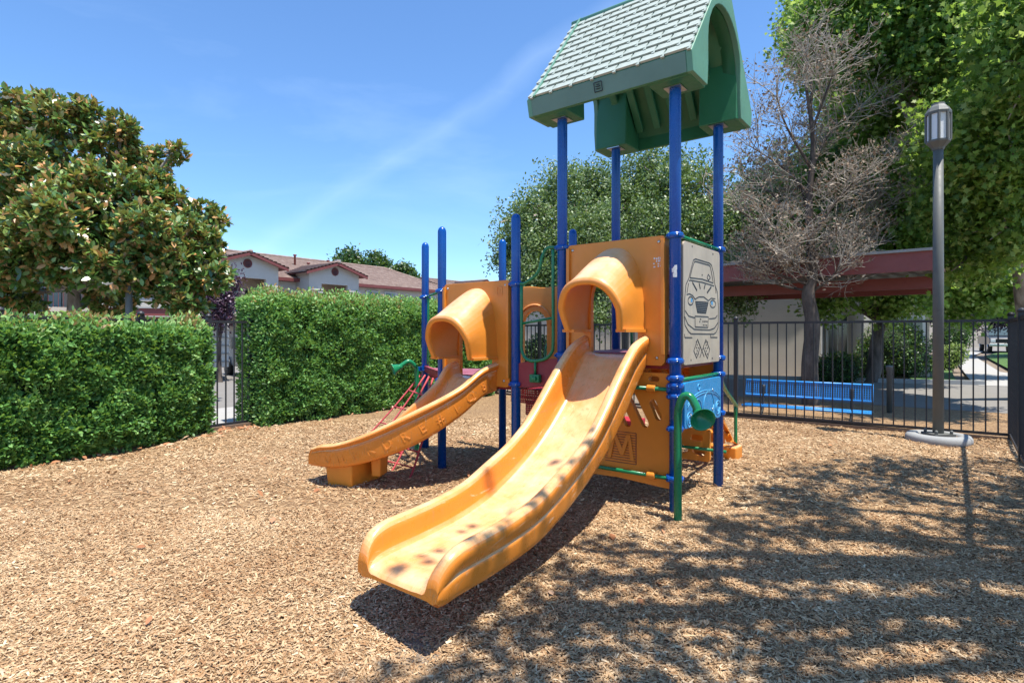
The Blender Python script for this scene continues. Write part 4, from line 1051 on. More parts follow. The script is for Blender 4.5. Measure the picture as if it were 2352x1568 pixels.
for x_, y_ in ((450, 1035), (440, 1065), (480, 1062), (498, 1062), (515, 1060), (530, 1062), (485, 1105), (505, 1106), (525, 1107), (470, 500)): ribbon(m_, [(x_ - 5, y_), (x_ + 4, y_ + 2)], .012)
for x_, y_ in ((345, 155), (602, 245), (330, 1535), (595, 1505)): ribbon(m_, [(x_ - 4, y_), (x_ + 4, y_)], .014)
m_.build('engraving', M['dark'], carp)
m_ = MB(T)
for cx_, cy_ in ((338, 815), (590, 845)):
    ribbon(m_, [(cx_ - 9, cy_ - 8), (cx_ + 9, cy_ - 4)], .03)
m_.build('blue_inlay', M['cyan'], carp)
tubeobj('crossbar', [(-.01, .0, 2.205), (-.01, 1.03, 2.205)], .016, 'green', sub=0)
# ---- blue steering panel
m_ = MB(T); m_.plate(rrect(.07, .95, .665, 1.035, .03), [], lambda u, v, w: (-.02 - w, u, v), .03); bp = m_.build('dashboard_panel', M['cyan'], play, bevel=.006, label='sky blue panel with embossed dashboard')
m_ = MB(T)
def arc(cu, cv, r_, a0, a1, n=14, ry=None):
    ry = ry or r_
    return [(-.052, cu + r_ * math.cos(math.radians(a0 + (a1 - a0) * k / n)), cv + ry * math.sin(math.radians(a0 + (a1 - a0) * k / n))) for k in range(n + 1)]
for L_ in (arc(.52, .80, .42, 20, 160, ry=.14), arc(.52, .78, .42, 20, 160, ry=.14), arc(.62, .80, .13, 0, 360), arc(.35, .78, .1, 0, 360), arc(.17, .73, .06, 0, 360), arc(.86, .76, .06, 0, 360), arc(.86, .76, .035, 0, 360), arc(.17, .73, .03, 0, 360), arc(.5, .60, .4, 30, 150, ry=.13), arc(.38, .98, .025, 0, 360)):
    m_.tube(L_, .0035, 5)
m_.build('embossing', M['cyan_line'], bp)
tubeobj('crossbar', [(-.01, 0, 1.055), (-.01, 1.03, 1.055)], .016, 'green', sub=0)
m_ = MB(T)
for z in (.93, .76): m_.lathe((-.05, .2, z), [(.013, 0), (.012, .006), (.002, .01)], 8, (-1, 0, 0)); m_.lathe((-.05, .72, z), [(.013, 0), (.012, .006), (.002, .01)], 8, (-1, 0, 0))
m_.build('bolt', M['steel'], bp)

# ---- lower orange climbing panel, front face
def slot(cx_, cz, L_, w, ang, n=6):
    o = []; ca, sa = math.cos(ang), math.sin(ang)
    for s_, a0 in ((1, -90), (-1, 90)):
        for k in range(n + 1):
            t = math.radians(a0 + 180 * k / n); x = s_ * L_ / 2 + w * math.cos(t); y = w * math.sin(t); o.append((cx_ + x * ca - y * sa, cz + x * sa + y * ca))
    return o
holes = [slot(.165, .81, .12, .03, math.radians(66)), slot(.315, .80, .25, .032, math.radians(62)), slot(.475, .80, .27, .032, math.radians(62)), slot(.64, .80, .27, .032, math.radians(62)), slot(.81, .80, .2, .032, math.radians(62)),
         slot(.18, 1.06, .05, .022, 0), slot(.36, 1.06, .07, .022, 0), slot(.56, 1.06, .07, .022, 0)]
m_ = MB(T); m_.plate([(.05, .19), (.5, .215), (1.0, .2), (1.0, 1.11), (.05, 1.11)], holes, lambda u, v, w: (u, .0 + w, v), .055)
lp = m_.build('climbing_panel', M['orange'], play, bevel=.008, label='upright orange panel with slanted slots and a raised letter M')
def F2(u, v, w=0): return (u, -.002 - w, v)
m_ = MB(T)
for k in range(13):
    v = .345 + k * .0215
    m_.beam(F2(.335, v), F2(.62, v), .0045, .004, (0, 1, 0))
m_.beam(F2(.335, .345), F2(.335, .60), .005, .004, (0, 1, 0)); m_.build('grooves', M['orange_dark'] if 'orange_dark' in M else M['trim_red'], lp)
m_ = MB(T); MM = [(.60, .37), (.565, .37), (.53, .53), (.475, .41), (.445, .41), (.405, .53), (.385, .37), (.35, .37), (.385, .585), (.42, .585), (.46, .47), (.515, .585), (.555, .585)]
m_.plate(MM, [], lambda u, v, w: (u, -.012 + w, v), .011); m_.build('letter', M['orange'], lp, bevel=.003)
for z in (.985, .285):
    tubeobj('crossbar', [(.03, -.035, z), (1.03, -.035, z)], .016, 'green', sub=0)
    for aa in (.185, .86):
        m_ = MB(T); m_.tube([(aa - .035, -.035, z), (aa + .035, -.035, z)], .03, 12); m_.box((aa, -.005, z), (.07, .05, .06)); m_.build('clip', M['orange'], play, bevel=.004)
    m_ = MB(T); m_.lathe((.045, -.02, z), [(.03, -.02), (.034, 0), (.03, .02)], 10, (1, -.6, 0)); m_.build('clamp', M['blue'], play)
# ---- talk tubes (green)
def talk(name, base, path, cone_dir, mouth, label, r=.03):
    o = MB(); o.tube(crom(path, 6), r, 14); p_ = o.build('talk_tube', M['green'], play, label=label)
    c_ = MB(); ax = Vector(cone_dir).normalized(); e = Vector(path[-1]); L_ = mouth * 1.15
    pr = [(r + .004, -.03), (r + .006, 0), (r + .018, L_ * .25), (mouth * .75, L_ * .65), (mouth * .97, L_ * .93), (mouth * 1.02, L_ * 1.0), (mouth * .95, L_ * 1.0), (mouth * .88, L_ * .9), (mouth * .6, L_ * .55), (r * .6, L_ * .2), (.001, L_ * .2)]
    c_.lathe(e, pr, 24, ax); c_.build('horn', M['green'], p_)
bx, by = 1.2526, 4.297
talk('t', 0, [(bx, by, -.1), (bx, by, .3), (bx, by, .78), (bx + .008, by - .01, .88), (bx + .035, by - .03, .955), (bx + .075, by - .055, .955), (bx + .105, by - .08, .90), (bx + .122, by - .098, .845)], (.02, -1.0, -.42), .09, 'large green talk tube with a wide horn beside the front post')
bx, by = P(957, 850, 7.0).x, 7.0
talk('t', 0, [(bx, by, -.1), (bx, by, .5), (bx, by, .95), (bx - .03, by - .02, 1.04), (bx - .09, by - .05, 1.085), (bx - .15, by - .08, 1.05), (bx - .19, by - .1, 1.02)], (-.8, -.35, -.35), .075, 'green talk tube with horn beside the farthest left post', r=.028)
m_ = MB(); m_.beam((bx, by, .99), (-1.09, 7.15, .99), .05, .05); m_.build('bracket', M['blue'], play)

# ---- orange climber behind the right tower
cl = empty('climber', (0, 0, 0), None, None); cl.parent = play; cl.location = T(.5, 1.7, 0) - wloc(play); cl['label'] = 'orange stepped climber behind the tower'
for aa in (.26, .80):
    m_ = MB(T); m_.plate([(1.06, 1.22), (1.06, .98), (2.22, -.05), (2.5, -.05), (2.5, .13), (2.3, .2)], [slot(1.35 + k * .27, 1.0 - k * .245, .08, .028, math.radians(-42)) for k in range(4)], lambda u, v, w: (aa - .025 + w, u, v), .05); m_.build('side_panel', M['orange'], cl, bevel=.006)
for k in range(6):
    b = 1.2 + k * .21; z = 1.08 - k * .19
    m_ = MB(T); m_.box((.53, b, z), (.50, .15, .045)); m_.box((.53, b + .07, z - .06), (.50, .03, .12)); m_.build('step', M['orange'], cl, bevel=.01)
m_ = MB(T); m_.plate(rrect(.28, .78, .08, .42, .03), [slot(.40, .18, .06, .04, .3), slot(.56, .19, .06, .04, -.3), slot(.42, .32, .07, .035, 0), slot(.63, .32, .06, .035, 0)], lambda u, v, w: (u, 1.62 + w, v), .04); m_.build('lattice_panel', M['orange'], cl, bevel=.006)
m_ = MB(T); m_.plate(rrect(.06, .98, .9, 1.22, .03), [slot(.3 + k * .17, 1.06, .05, .04, 0) for k in range(4)], lambda u, v, w: (u, 1.06 + w, v), .04); m_.build('lattice_panel', M['orange'], cl, bevel=.006)
m_ = MB(T); m_.box((.27, 2.38, .05), (.14, .24, .18)); m_.build('foot', M['orange_hood'], cl, bevel=.02)
tubeobj('crossbar', [(.1, 1.58, .22), (1.0, 1.58, .22)], .016, 'green', sub=0)
tubeobj('handrail', [(-.0, 1.05, 1.06), (.12, 1.6, .86), (.25, 2.42, .60), (.27, 2.47, .55), (.27, 2.47, .3), (.27, 2.47, -.05)], .019, 'green', sub=4)
# ---- rear perforated red steps of left tower
def lattice(m_, o, u, v, nu, nv, w, th):
    o = Vector(o); u = Vector(u); v = Vector(v)
    for i in range(nu + 1): m_.beam(o + u * (i / nu), o + u * (i / nu) + v, w, th)
    for j in range(nv + 1): m_.beam(o + v * (j / nv), o + v * (j / nv) + u, w, th)
stp = empty('steps', (0, 0, 0), None, None); stp.parent = play; stp.location = T(2.2, 1.6, 0) - wloc(play); stp['label'] = 'red perforated steps behind the left tower'
for k in range(3):
    m_ = MB(T); z = .76 - k * .19; b = 1.12 + k * .3
    lattice(m_, (1.72, b, z), (.8, 0, 0), (0, .3, 0), 30, 11, .012, .014); lattice(m_, (1.72, b, z - .16), (.8, 0, 0), (0, 0, .16), 30, 6, .012, .014); m_.build('step', M['red_bright'], stp)
tubeobj('support', [(2.3, 1.98, -.05), (2.3, 1.98, .38)], .022, 'green', stp, sub=0); tubeobj('support', [(1.85, 1.98, -.05), (1.85, 1.98, .38)], .022, 'green', stp, sub=0)
m_ = MB(T); m_.box((1.35, 1.9, .36), (.3, .3, .1)); m_.build('platform', M['red_bright'], stp, bevel=.01)
tubeobj('support', [(1.35, 1.95, -.05), (1.35, 1.95, .32)], .022, 'green', stp, sub=0)
# ---- rope net at the left
net = empty('rope_net', (0, 0, 0), None, None); net.parent = play; net.location = T(2.9, .3, 0) - wloc(play); net['label'] = 'red rope climbing net sloping from the left deck to the mulch'
t0, t1 = Vector((-.80, 6.12, .93)), Vector((-1.12, 7.05, .93)); g0, g1 = Vector((-1.02, 5.62, 0)), Vector((-1.98, 6.35, 0))
def NP(s, t): 
    p = t0.lerp(t1, s).lerp(g0.lerp(g1, s), t); p.z = .93 * (1 - t) ** 1.25 - .02 * t; return p
for i in range(5):
    m_ = MB(); m_.tube([NP(i / 4, k / 10) for k in range(11)], .011, 6); m_.build('rope', M['rope'], net)
for j in range(1, 6):
    m_ = MB(); m_.tube([NP(k / 8, j / 6) for k in range(9)], .009, 6); m_.build('rope', M['rope'], net)
    if j in (2, 4):
        m_ = MB(); m_.beam(NP(.25, j / 6 + .05), NP(.55, j / 6 + .05), .05, .02); m_.build('rung', M['red_bright'], net)
m_ = MB(T); m_.beam((2.62, .02, .985), (L3[0] - .04, L3[1] - .02, .985), .05, .07); m_.build('net_bar', M['red'], net)

# ---------------------------------------------------------------- lamp post right
def lamp(base, h, name, label, lantern=True):
    root = empty('lamp_post', base, label, 'lamp post'); b = Vector(base)
    m_ = MB(); m_.lathe(b, [(.063, .02), (.062, h * .5), (.057, h * .86)], 20); m_.build('pole', M['lamp_grey'], root)
    m_ = MB(); m_.box((b.x, b.y, .085), (.27, .27, .03)); 
    for sx in (-1, 1):
        for sy in (-1, 1): m_.lathe((b.x + sx * .10, b.y + sy * .10, .10), [(.02, 0), (.02, .04), (.01, .05)], 6)
    m_.build('base_plate', M['lamp_grey'], root)
    z0 = h * .86
    def hexr(r_, z, n=8): return [(b.x + r_ * math.cos(2 * math.pi * k / n + .2), b.y + r_ * math.sin(2 * math.pi * k / n + .2), b.z + z) for k in range(n)]
    m_ = MB(); m_.loft([hexr(.064, z0), hexr(.075, z0 + .03), hexr(.137, z0 + .10), hexr(.139, z0 + .125)], smooth=False); m_.build('lantern_base', M['lamp_grey'], root)
    m_ = MB(); t = h - .16; m_.loft([hexr(.146, t), hexr(.15, t + .03), hexr(.115, t + .09), hexr(.08, t + .125), hexr(.075, t + .15), hexr(.02, t + .158)], smooth=False); m_.build('lantern_cap', M['lamp_grey'], root)
    a = hexr(.133, z0 + .12); c_ = hexr(.133, t)
    for k in range(8):
        m_ = MB(); m_.beam(a[k], c_[k], .024, .024, (1, 0, 0)); m_.build('frame_bar', M['lamp_grey'], root)
        p, q, r_, s_ = Vector(a[k]), Vector(a[(k + 1) % 8]), Vector(c_[(k + 1) % 8]), Vector(c_[k]); ctr = (p + q + r_ + s_) / 4; inw = (Vector((b.x, b.y, ctr.z)) - ctr).normalized() * .008
        m_ = MB(); m_.add([tuple(v + inw) for v in (p, q, r_, s_)] + [tuple(v + inw * 2) for v in (p, q, r_, s_)], [(0, 1, 2, 3), (7, 6, 5, 4)]); m_.build('glass_panel', M['frost'], root, fix=False)
    return root
lb = P(2155, 1003, 7.6)
lamp((lb.x, lb.y, 0), 4.50, 'lamp_post', 'tall grey lamp post with eight-sided lantern inside the right fence corner')
m_ = MB(); n = 24; q = []
for r_, z in ((.37, -.05), (.37, .05), (.345, .085), (.25, .09), (.225, .06), (.225, -.05)):
    q.append([(lb.x + r_ * math.cos(2 * math.pi * k / n), lb.y + r_ * math.sin(2 * math.pi * k / n), z) for k in range(n)])
m_.loft(q); m_.build('kerb_ring', M['curb'], label='round grey kerb ring around the foot of the right lamp post', cat='kerb', loc=(lb.x, lb.y, 0))
m_ = MB(); m_.lathe((lb.x, lb.y, -.05), [(.225, 0), (.225, .11), (.001, .115)], 20); m_.build('kerb_fill', M['mulch'], kind='structure')
lb2 = P(296, 700, 11.0)
lamp((lb2.x, lb2.y, 0), 3.35, 'lamp_post', 'grey lamp post rising behind the left hedge, its lantern lost in the magnolia')

# ---------------------------------------------------------------- bench
def bench():
    R_ = Vector((5.83, 9.2, 0)); d = Vector((-.81, .58, 0)).normalized(); n = Vector((d.y, -d.x, 0));
    if n.y > 0: n = -n
    root = empty('park_bench', R_ + d * 1.0, 'blue perforated metal bench beyond the back fence', 'bench'); up = Vector((0, 0, 1)); L = 1.98
    def pan(name, o, u, v, nrm, nu, nv):
        m_ = MB(); lattice(m_, o, u, v, nu, nv, .0085, .006)
        m_.tube([o, o + u, o + u + v, o + v], .018, 6, closed=True); m_.build(name, M['bench_blue'], root)
    pan('backrest', R_ + up * .315 - n * .14, d * L, up * .26 - n * .05, n, 56, 7)
    pan('seat', R_ + up * .145 - n * .10, d * L, n * .26 + up * 0, up, 56, 7)
    for t in (.3, L - .3):
        p = R_ + d * t; m_ = MB(); m_.tube(crom([p - n * .17 + up * .5, p - n * .14 + up * .3, p - n * .1 + up * .12, p + up * .0, p + n * .08 - up * .1], 3), .025, 8); m_.build('leg', M['black'], root)
bench()
bl = G(2043, 946)
m_ = MB(); m_.lathe(bl, [(.045, -.05), (.045, .74), (.055, .75), (.055, .80), (.06, .81), (.06, .84), (.01, .85)], 14); m_.build('bollard_light', M['lamp_grey'], label='slim grey bollard light right of the blue bench', cat='bollard', loc=bl)

# ---------------------------------------------------------------- vehicles
def pickup(loc, rz, label):
    root = empty('pickup_truck', loc, label, 'pickup truck'); Mx = Matrix.Translation(Vector(loc)) @ Matrix.Rotation(rz, 4, 'Z')
    X = lambda x, y, z: Mx @ Vector((x, y, z))   # x across, y forward (front at -y)
    m_ = MB(X); pf = [(-2.7, .55), (-2.75, .95), (-2.6, 1.12), (-1.35, 1.22), (-.65, 1.85), (.75, 1.88), (.95, 1.25), (2.7, 1.25), (2.7, .55)]
    m_.loft([[(sx, y, z) for y, z in pf] for sx in (-.95, .95)], smooth=False); m_.build('body', M['truck'], root, bevel=.06)
    m_ = MB(X); m_.add([(-.8, -1.34, 1.27), (.8, -1.34, 1.27), (.7, -.70, 1.82), (-.7, -.70, 1.82)], [(0, 1, 2, 3)]); m_.build('windscreen', M['glass'], root)
    m_ = MB(X); m_.box((0, -2.76, .86), (1.2, .06, .30)); m_.build('grille', M['black'], root)
    m_ = MB(X); m_.box((0, -2.82, .58), (1.95, .16, .22)); m_.build('bumper', M['steel'], root, bevel=.03)
    m_ = MB(X); m_.box((0, -2.91, .60), (.34, .02, .16)); m_.build('number_plate', M['white'], root)
    for sx in (-1, 1):
        m_ = MB(X); m_.box((sx * .76, -2.75, .88), (.28, .08, .22)); m_.build('headlight', M['frost'], root, bevel=.02)
        m_ = MB(X); m_.box((sx * 1.08, -1.1, 1.35), (.2, .1, .22)); m_.build('mirror', M['black'], root, bevel=.02)
        for y in (-1.75, 1.7):
            m_ = MB(X); m_.lathe((sx * .82, y, .38), [(.2, -.12), (.38, -.12), (.4, 0), (.38, .12), (.2, .12)], 16, (1, 0, 0)); w_ = m_.build('wheel', M['black'], root)
            m_ = MB(X); m_.lathe((sx * .95, y, .38), [(.22, -.01), (.2, .02), (.05, .03)], 12, (sx, 0, 0)); m_.build('rim', M['steel'], w_)
M['truck'] = NG('dark_truck_paint').set(Base_Color=(.03, .035, .045), Roughness=.2, Specular_IOR_Level=.8)
M['silver'] = NG('silver_car_paint').set(Base_Color=(.35, .38, .4), Metallic=.6, Roughness=.3)
tp = G(2292, 808); pickup((tp.x + .1, tp.y, 0), math.radians(-32), 'dark pickup truck facing the path beyond the lawn')
def car(loc, rz, label, mat):
    root = empty('parked_car', loc, label, 'car'); Mx = Matrix.Translation(Vector(loc)) @ Matrix.Rotation(rz, 4, 'Z'); X = lambda x, y, z: Mx @ Vector((x, y, z))
    m_ = MB(X); pf = [(-2.2, .3), (-2.25, .65), (-1.5, .88), (-.8, 1.38), (.7, 1.42), (1.5, .98), (2.2, .9), (2.25, .35)]
    m_.loft([[(sx * k, y, z) for y, z in pf] for sx, k in ((-.8, 1), (.8, 1))], smooth=False); m_.build('body', mat, root, bevel=.08)
    for sx in (-1, 1):
        m_ = MB(X); m_.add([(sx * .885, -1.25, .9), (sx * .885, 1.35, .95), (sx * .885, .65, 1.34), (sx * .885, -.75, 1.30)], [(0, 1, 2, 3)]); m_.build('side_window', M['glass'], root)
        for y in (-1.4, 1.35):
            m_ = MB(X); m_.lathe((sx * .78, y, .33), [(.18, -.1), (.32, -.1), (.33, 0), (.32, .1), (.18, .1)], 18, (1, 0, 0)); w_ = m_.build('wheel', M['black'], root)
            m_ = MB(X)
            for k in range(10): m_.beam((sx * .9, y, .33), (sx * .9, y + .21 * math.cos(k * .628), .33 + .21 * math.sin(k * .628)), .03, .02, (1, 0, 0))
            m_.build('rim', M['steel'], w_)
c1 = G(505, 868); car((c1.x + .9, c1.y + 1.2, -.03), math.radians(40), 'silver car parked beyond the gap between the hedges', M['silver'])
wb = empty('cargo_trailer', G(494, 868), 'white ribbed trailer side seen through the hedge gap', 'trailer'); q0 = G(494, 868)
m_ = MB(); m_.box((q0.x, q0.y + .2, 1.05), (.55, 1.6, 1.35), .5); m_.build('body', M['white'], wb, bevel=.02)
for k in range(5):
    m_ = MB(); m_.box((q0.x + .02, q0.y + .18, .55 + k * .25), (.60, 1.64, .03), .5); m_.build('rib', M['curb'], wb)
m_ = MB(); m_.lathe((q0.x, q0.y - .3, .22), [(.1, -.25), (.24, -.25), (.24, .25), (.1, .25)], 16, (1, .4, 0)); m_.build('wheel', M['black'], wb)

# ---------------------------------------------------------------- trees
# magnolia
mb_ = []
for px, py, Y, r_ in ((60, 300, 12.5, .85), (150, 290, 12.2, .75), (90, 400, 11.8, 1.0), (260, 340, 12.3, .7), (330, 385, 12.6, .55), (300, 460, 12, .95), (190, 480, 11.2, 1.0), (380, 470, 12.4, .6), (430, 540, 12, .75), (455, 610, 11.8, .62), (360, 600, 11.4, .9), (260, 610, 11, .8), (60, 560, 10.8, 1.0), (150, 590, 11, .8), (-60, 450, 12, 1.2), (-40, 620, 11, 1.0), (470, 500, 12.5, .42), (400, 665, 11.6, .6), (250, 690, 12.4, .6), (20, 690, 11.8, .7), (480, 560, 12, .42), (-20, 320, 13, 1.0)):
    mb_.append((P(px, py, Y), r_ * .86))
for px, py, Y, r_ in ((205, 262, 12.2, .3), (118, 232, 12.3, .3), (50, 240, 12.4, .35), (280, 300, 12.2, .35), (395, 350, 12.5, .25), (350, 410, 12.2, .35), (500, 505, 12.4, .22), (495, 640, 11.6, .35), (430, 700, 11.5, .35), (330, 520, 10.9, .5), (120, 500, 10.2, .6), (230, 420, 11.2, .5)):
    mb_.append((P(px, py, Y), r_))
tree('magnolia_tree', 'large magnolia with rusty brown-backed leaves behind the left hedge', (P(160, 700, 12.2).x, 12.2, 0), (P(170, 660, 12.2).x, 12.2, 2.4), mb_, 'magnolia_leaves', .145, 4300, 16, .1, M['mag_leaf'], M['bark_pale'], 21, r0=.17, rosette=True, aspect=.42, up=.7, shell=.45, sub=6)
fw_ = empty('magnolia_flower', P(235, 285, 11.4), 'white magnolia blossoms dotted over the upper left crown', 'flower')
for (px, py, Y) in ((235, 283, 11.4), (15, 228, 11.8), (70, 300, 10.9), (12, 405, 10.6), (150, 620, 10.0), (245, 655, 10.0)):
    m_ = MB(); c = P(px, py, Y)
    for k in range(7):
        a = k * .9; dr = Vector((math.cos(a), math.sin(a) * .7, .45)); sd_ = Vector((-math.sin(a), math.cos(a), 0)); m_.add([tuple(c), tuple(c + dr * .06 + sd_ * .035), tuple(c + dr * .12), tuple(c + dr * .06 - sd_ * .035)], [(0, 1, 2, 3)])
    m_.build('blossom', M['white'], fw_, fix=False)
# purple shrub near building
tree('plum_tree', 'purple-leaved plum tree beside the magnolia', (P(505, 700, 17).x, 17, 0), (P(505, 700, 17).x, 17, 1.2), [(P(505, 690, 17), .55), (P(520, 650, 17), .35), (P(490, 720, 17), .5), (P(535, 632, 17), .16)], 'leaves', .09, 300, 16, .12, M['purple_leaf'], M['bark_dark'], 3, r0=.07)
# olive-green tree(s) behind the tower
ob = []
for px, py, Y, r_ in ((1225, 500, 17, 1.0), (1190, 560, 17, .85), (1290, 440, 17.5, 1.0), (1350, 425, 18, 1.0), (1260, 590, 16.5, 1.2), (1350, 540, 16.5, 1.3), (1230, 640, 16, .9), (1420, 470, 18, 1.2), (1330, 650, 16, 1.0), (1165, 600, 17, .5), (1420, 620, 16.5, 1.2), (1200, 690, 16, .6), (1360, 720, 15.5, .7)):
    ob.append((P(px, py, Y), r_))
tree('leafy_tree', 'grey-green leafy tree behind the tower posts', (P(1330, 800, 17).x, 17, 0), (P(1340, 700, 17).x, 17, 2.3), ob, 'leaves', .085, 2300, 30, .13, M['olive_leaf'], M['bark'], 31, r0=.18, aspect=.5, shell=.35, sub=7)
ob = []
for px, py, Y, r_ in ((1500, 400, 18, 1.3), (1580, 430, 17, 1.2), (1520, 520, 16.5, 1.3), (1620, 540, 16, 1.2), (1480, 620, 16.5, 1.0), (1580, 640, 16, 1.0), (1680, 620, 15, .9), (1690, 500, 16, 1.0), (1480, 450, 18, .9), (1740, 450, 17, 1.1), (1700, 700, 15, .5), (1760, 560, 16, 1.0)):
    ob.append((P(px, py, Y), r_))
tree('leafy_tree', 'pale green tree with twiggy gaps between the tower and the dead tree', (P(1600, 800, 17.5).x, 17.5, 0), (P(1590, 700, 17.5).x, 17.5, 2.3), ob, 'leaves', .085, 1900, 30, .13, M['olive_leaf'], M['bark_pale'], 32, r0=.2, aspect=.5, shell=.35, sub=14)
# sycamores right
ob = []
for px, py, Y, r_ in ((1900, 60, 10.5, .8), (1990, 120, 10.2, .9), (2080, 60, 10, 1.0), (2180, 130, 9.6, 1.0), (2290, 80, 9.2, 1.0), (2300, 220, 9.5, .9), (2230, 300, 10.2, 1.0), (2090, 240, 11, .9), (1980, 250, 11.5, .9), (2100, 380, 11.5, 1.0), (2220, 440, 10.8, 1.0), (2330, 360, 9.8, 1.0), (1920, 10, 10.4, .6), (1870, 100, 11, .5), (2320, 520, 10.5, .9), (2230, 580, 11.5, .8), (2380, 150, 9, 1.0), (2200, -20, 9.5, 1.0), (2050, -60, 10, 1.1), (2400, 0, 9, 1.2)):
    ob.append((P(px, py, Y), r_))
syc = tree('sycamore_tree', 'tall bright green sycamore filling the upper right corner', (11.6, 12.5, 0), (10.4, 11.6, 3.4), [(c + Vector((c.x, c.y, c.z - CAMZ)) * .22, r_ * 1.2) if c.x < 8.2 else (c, r_) for c, r_ in ob + [(P(1880, 40, 12.5), 1.0), (P(1960, 90, 12.5), 1.0), (P(1865, 130, 12.5), .7), (P(1940, 180, 12.5), .9)]], 'leaves', .105, 4700, 18, .13, M['syc_leaf'], M['bark_pale'], 41, r0=.24, lobed=True, shell=.45, sub=9, up=.15)
ob = []
for px, py, Y, r_ in ((1900, 420, 16, 1.3), (1960, 520, 15.5, 1.3), (2050, 560, 15, 1.2), (2080, 460, 15, 1.3), (1850, 560, 15.5, 1.2), (1980, 640, 16, .9), (2080, 670, 16, .9), (1900, 680, 16, .8), (1960, 360, 16, 1.4), (2040, 700, 16.5, .6), (2180, 520, 15, 1.3)):
    ob.append((P(px, py, Y), r_))
tree('broad_tree', 'dark green tree with forked trunk shading the tan building', (P(1997, 876, 16.8).x, 16.8, 0), (P(2025, 745, 16.8).x, 16.8, 1.75), ob, 'leaves', .12, 2400, 18, .16, M['syc_leaf'], M['bark_dark'], 42, r0=.19, lobed=True, shell=.35, sub=5)
ob = []
for px, py, Y, r_ in ((2150, 640, 19, 1.4), (2260, 620, 18, 1.5), (2340, 650, 18, 1.0), (2210, 690, 19, 1.0), (2110, 560, 19.5, 1.5), (2230, 500, 19, 1.6), (2340, 540, 18, 1.5), (2150, 460, 20, 1.6)):
    ob.append((P(px, py, Y), r_))
tree('broad_tree', 'tree with leaning trunk just left of the lamp post, lit leaves over the path', (P(2118, 865, 19.0).x, 19.0, 0), (P(2122, 715, 19.0).x, 19.0, 2.2), ob, 'leaves', .15, 1900, 18, .2, M['syc_leaf'], M['bark_dark'], 43, r0=.22, lobed=True, shell=.35, sub=5)
# overhead sycamore that shades the foreground (stands right of the camera)
ob = []
rq = random.Random(5)
def lowx(gy): return interp([(0, -1.2), (2.0, -.85), (2.5, -.45), (3.2, .2), (3.8, .8), (4.4, 1.45), (5.2, 2.1), (7, 2.6)], gy)
tries = 0
while len(ob) < 50 and tries < 9000:
    tries += 1
    gy = rq.uniform(.9, 6.2); r_ = rq.uniform(.24, .5); gx_ = rq.uniform(lowx(gy) + r_ + .05, 6.0); zz = rq.uniform(5.4, 7.4)
    zz = max(zz, 1.43 + .60 * (gy - zz * -SY + r_) + r_ + .1)
    if any((gx_ - o[2][0]) ** 2 + (gy - o[2][1]) ** 2 < (.8 * (r_ + o[1])) ** 2 for o in ob): continue
    ob.append(((gx_ + SX * zz, gy + SY * zz, zz), r_, (gx_, gy)))
ob = [(o[0], o[1]) for o in ob]
for gx_, gy, r_ in ((-.02, 2.9, .2), (.25, 3.3, .2), (.5, 3.7, .2)):
    zz = 6.0; ob.append(((gx_ + SX * zz, gy + SY * zz, zz), r_))
tree('sycamore_tree', 'sycamore standing outside the frame whose crown dapples the mulch at right', (7.6, 1.2, 0), (6.4, 1.8, 4.2), ob, 'leaves', .11, 1300, 8, .18, M['syc_leaf'], M['bark_pale'], 44, r0=.25, lobed=True, shell=.25, sub=3)

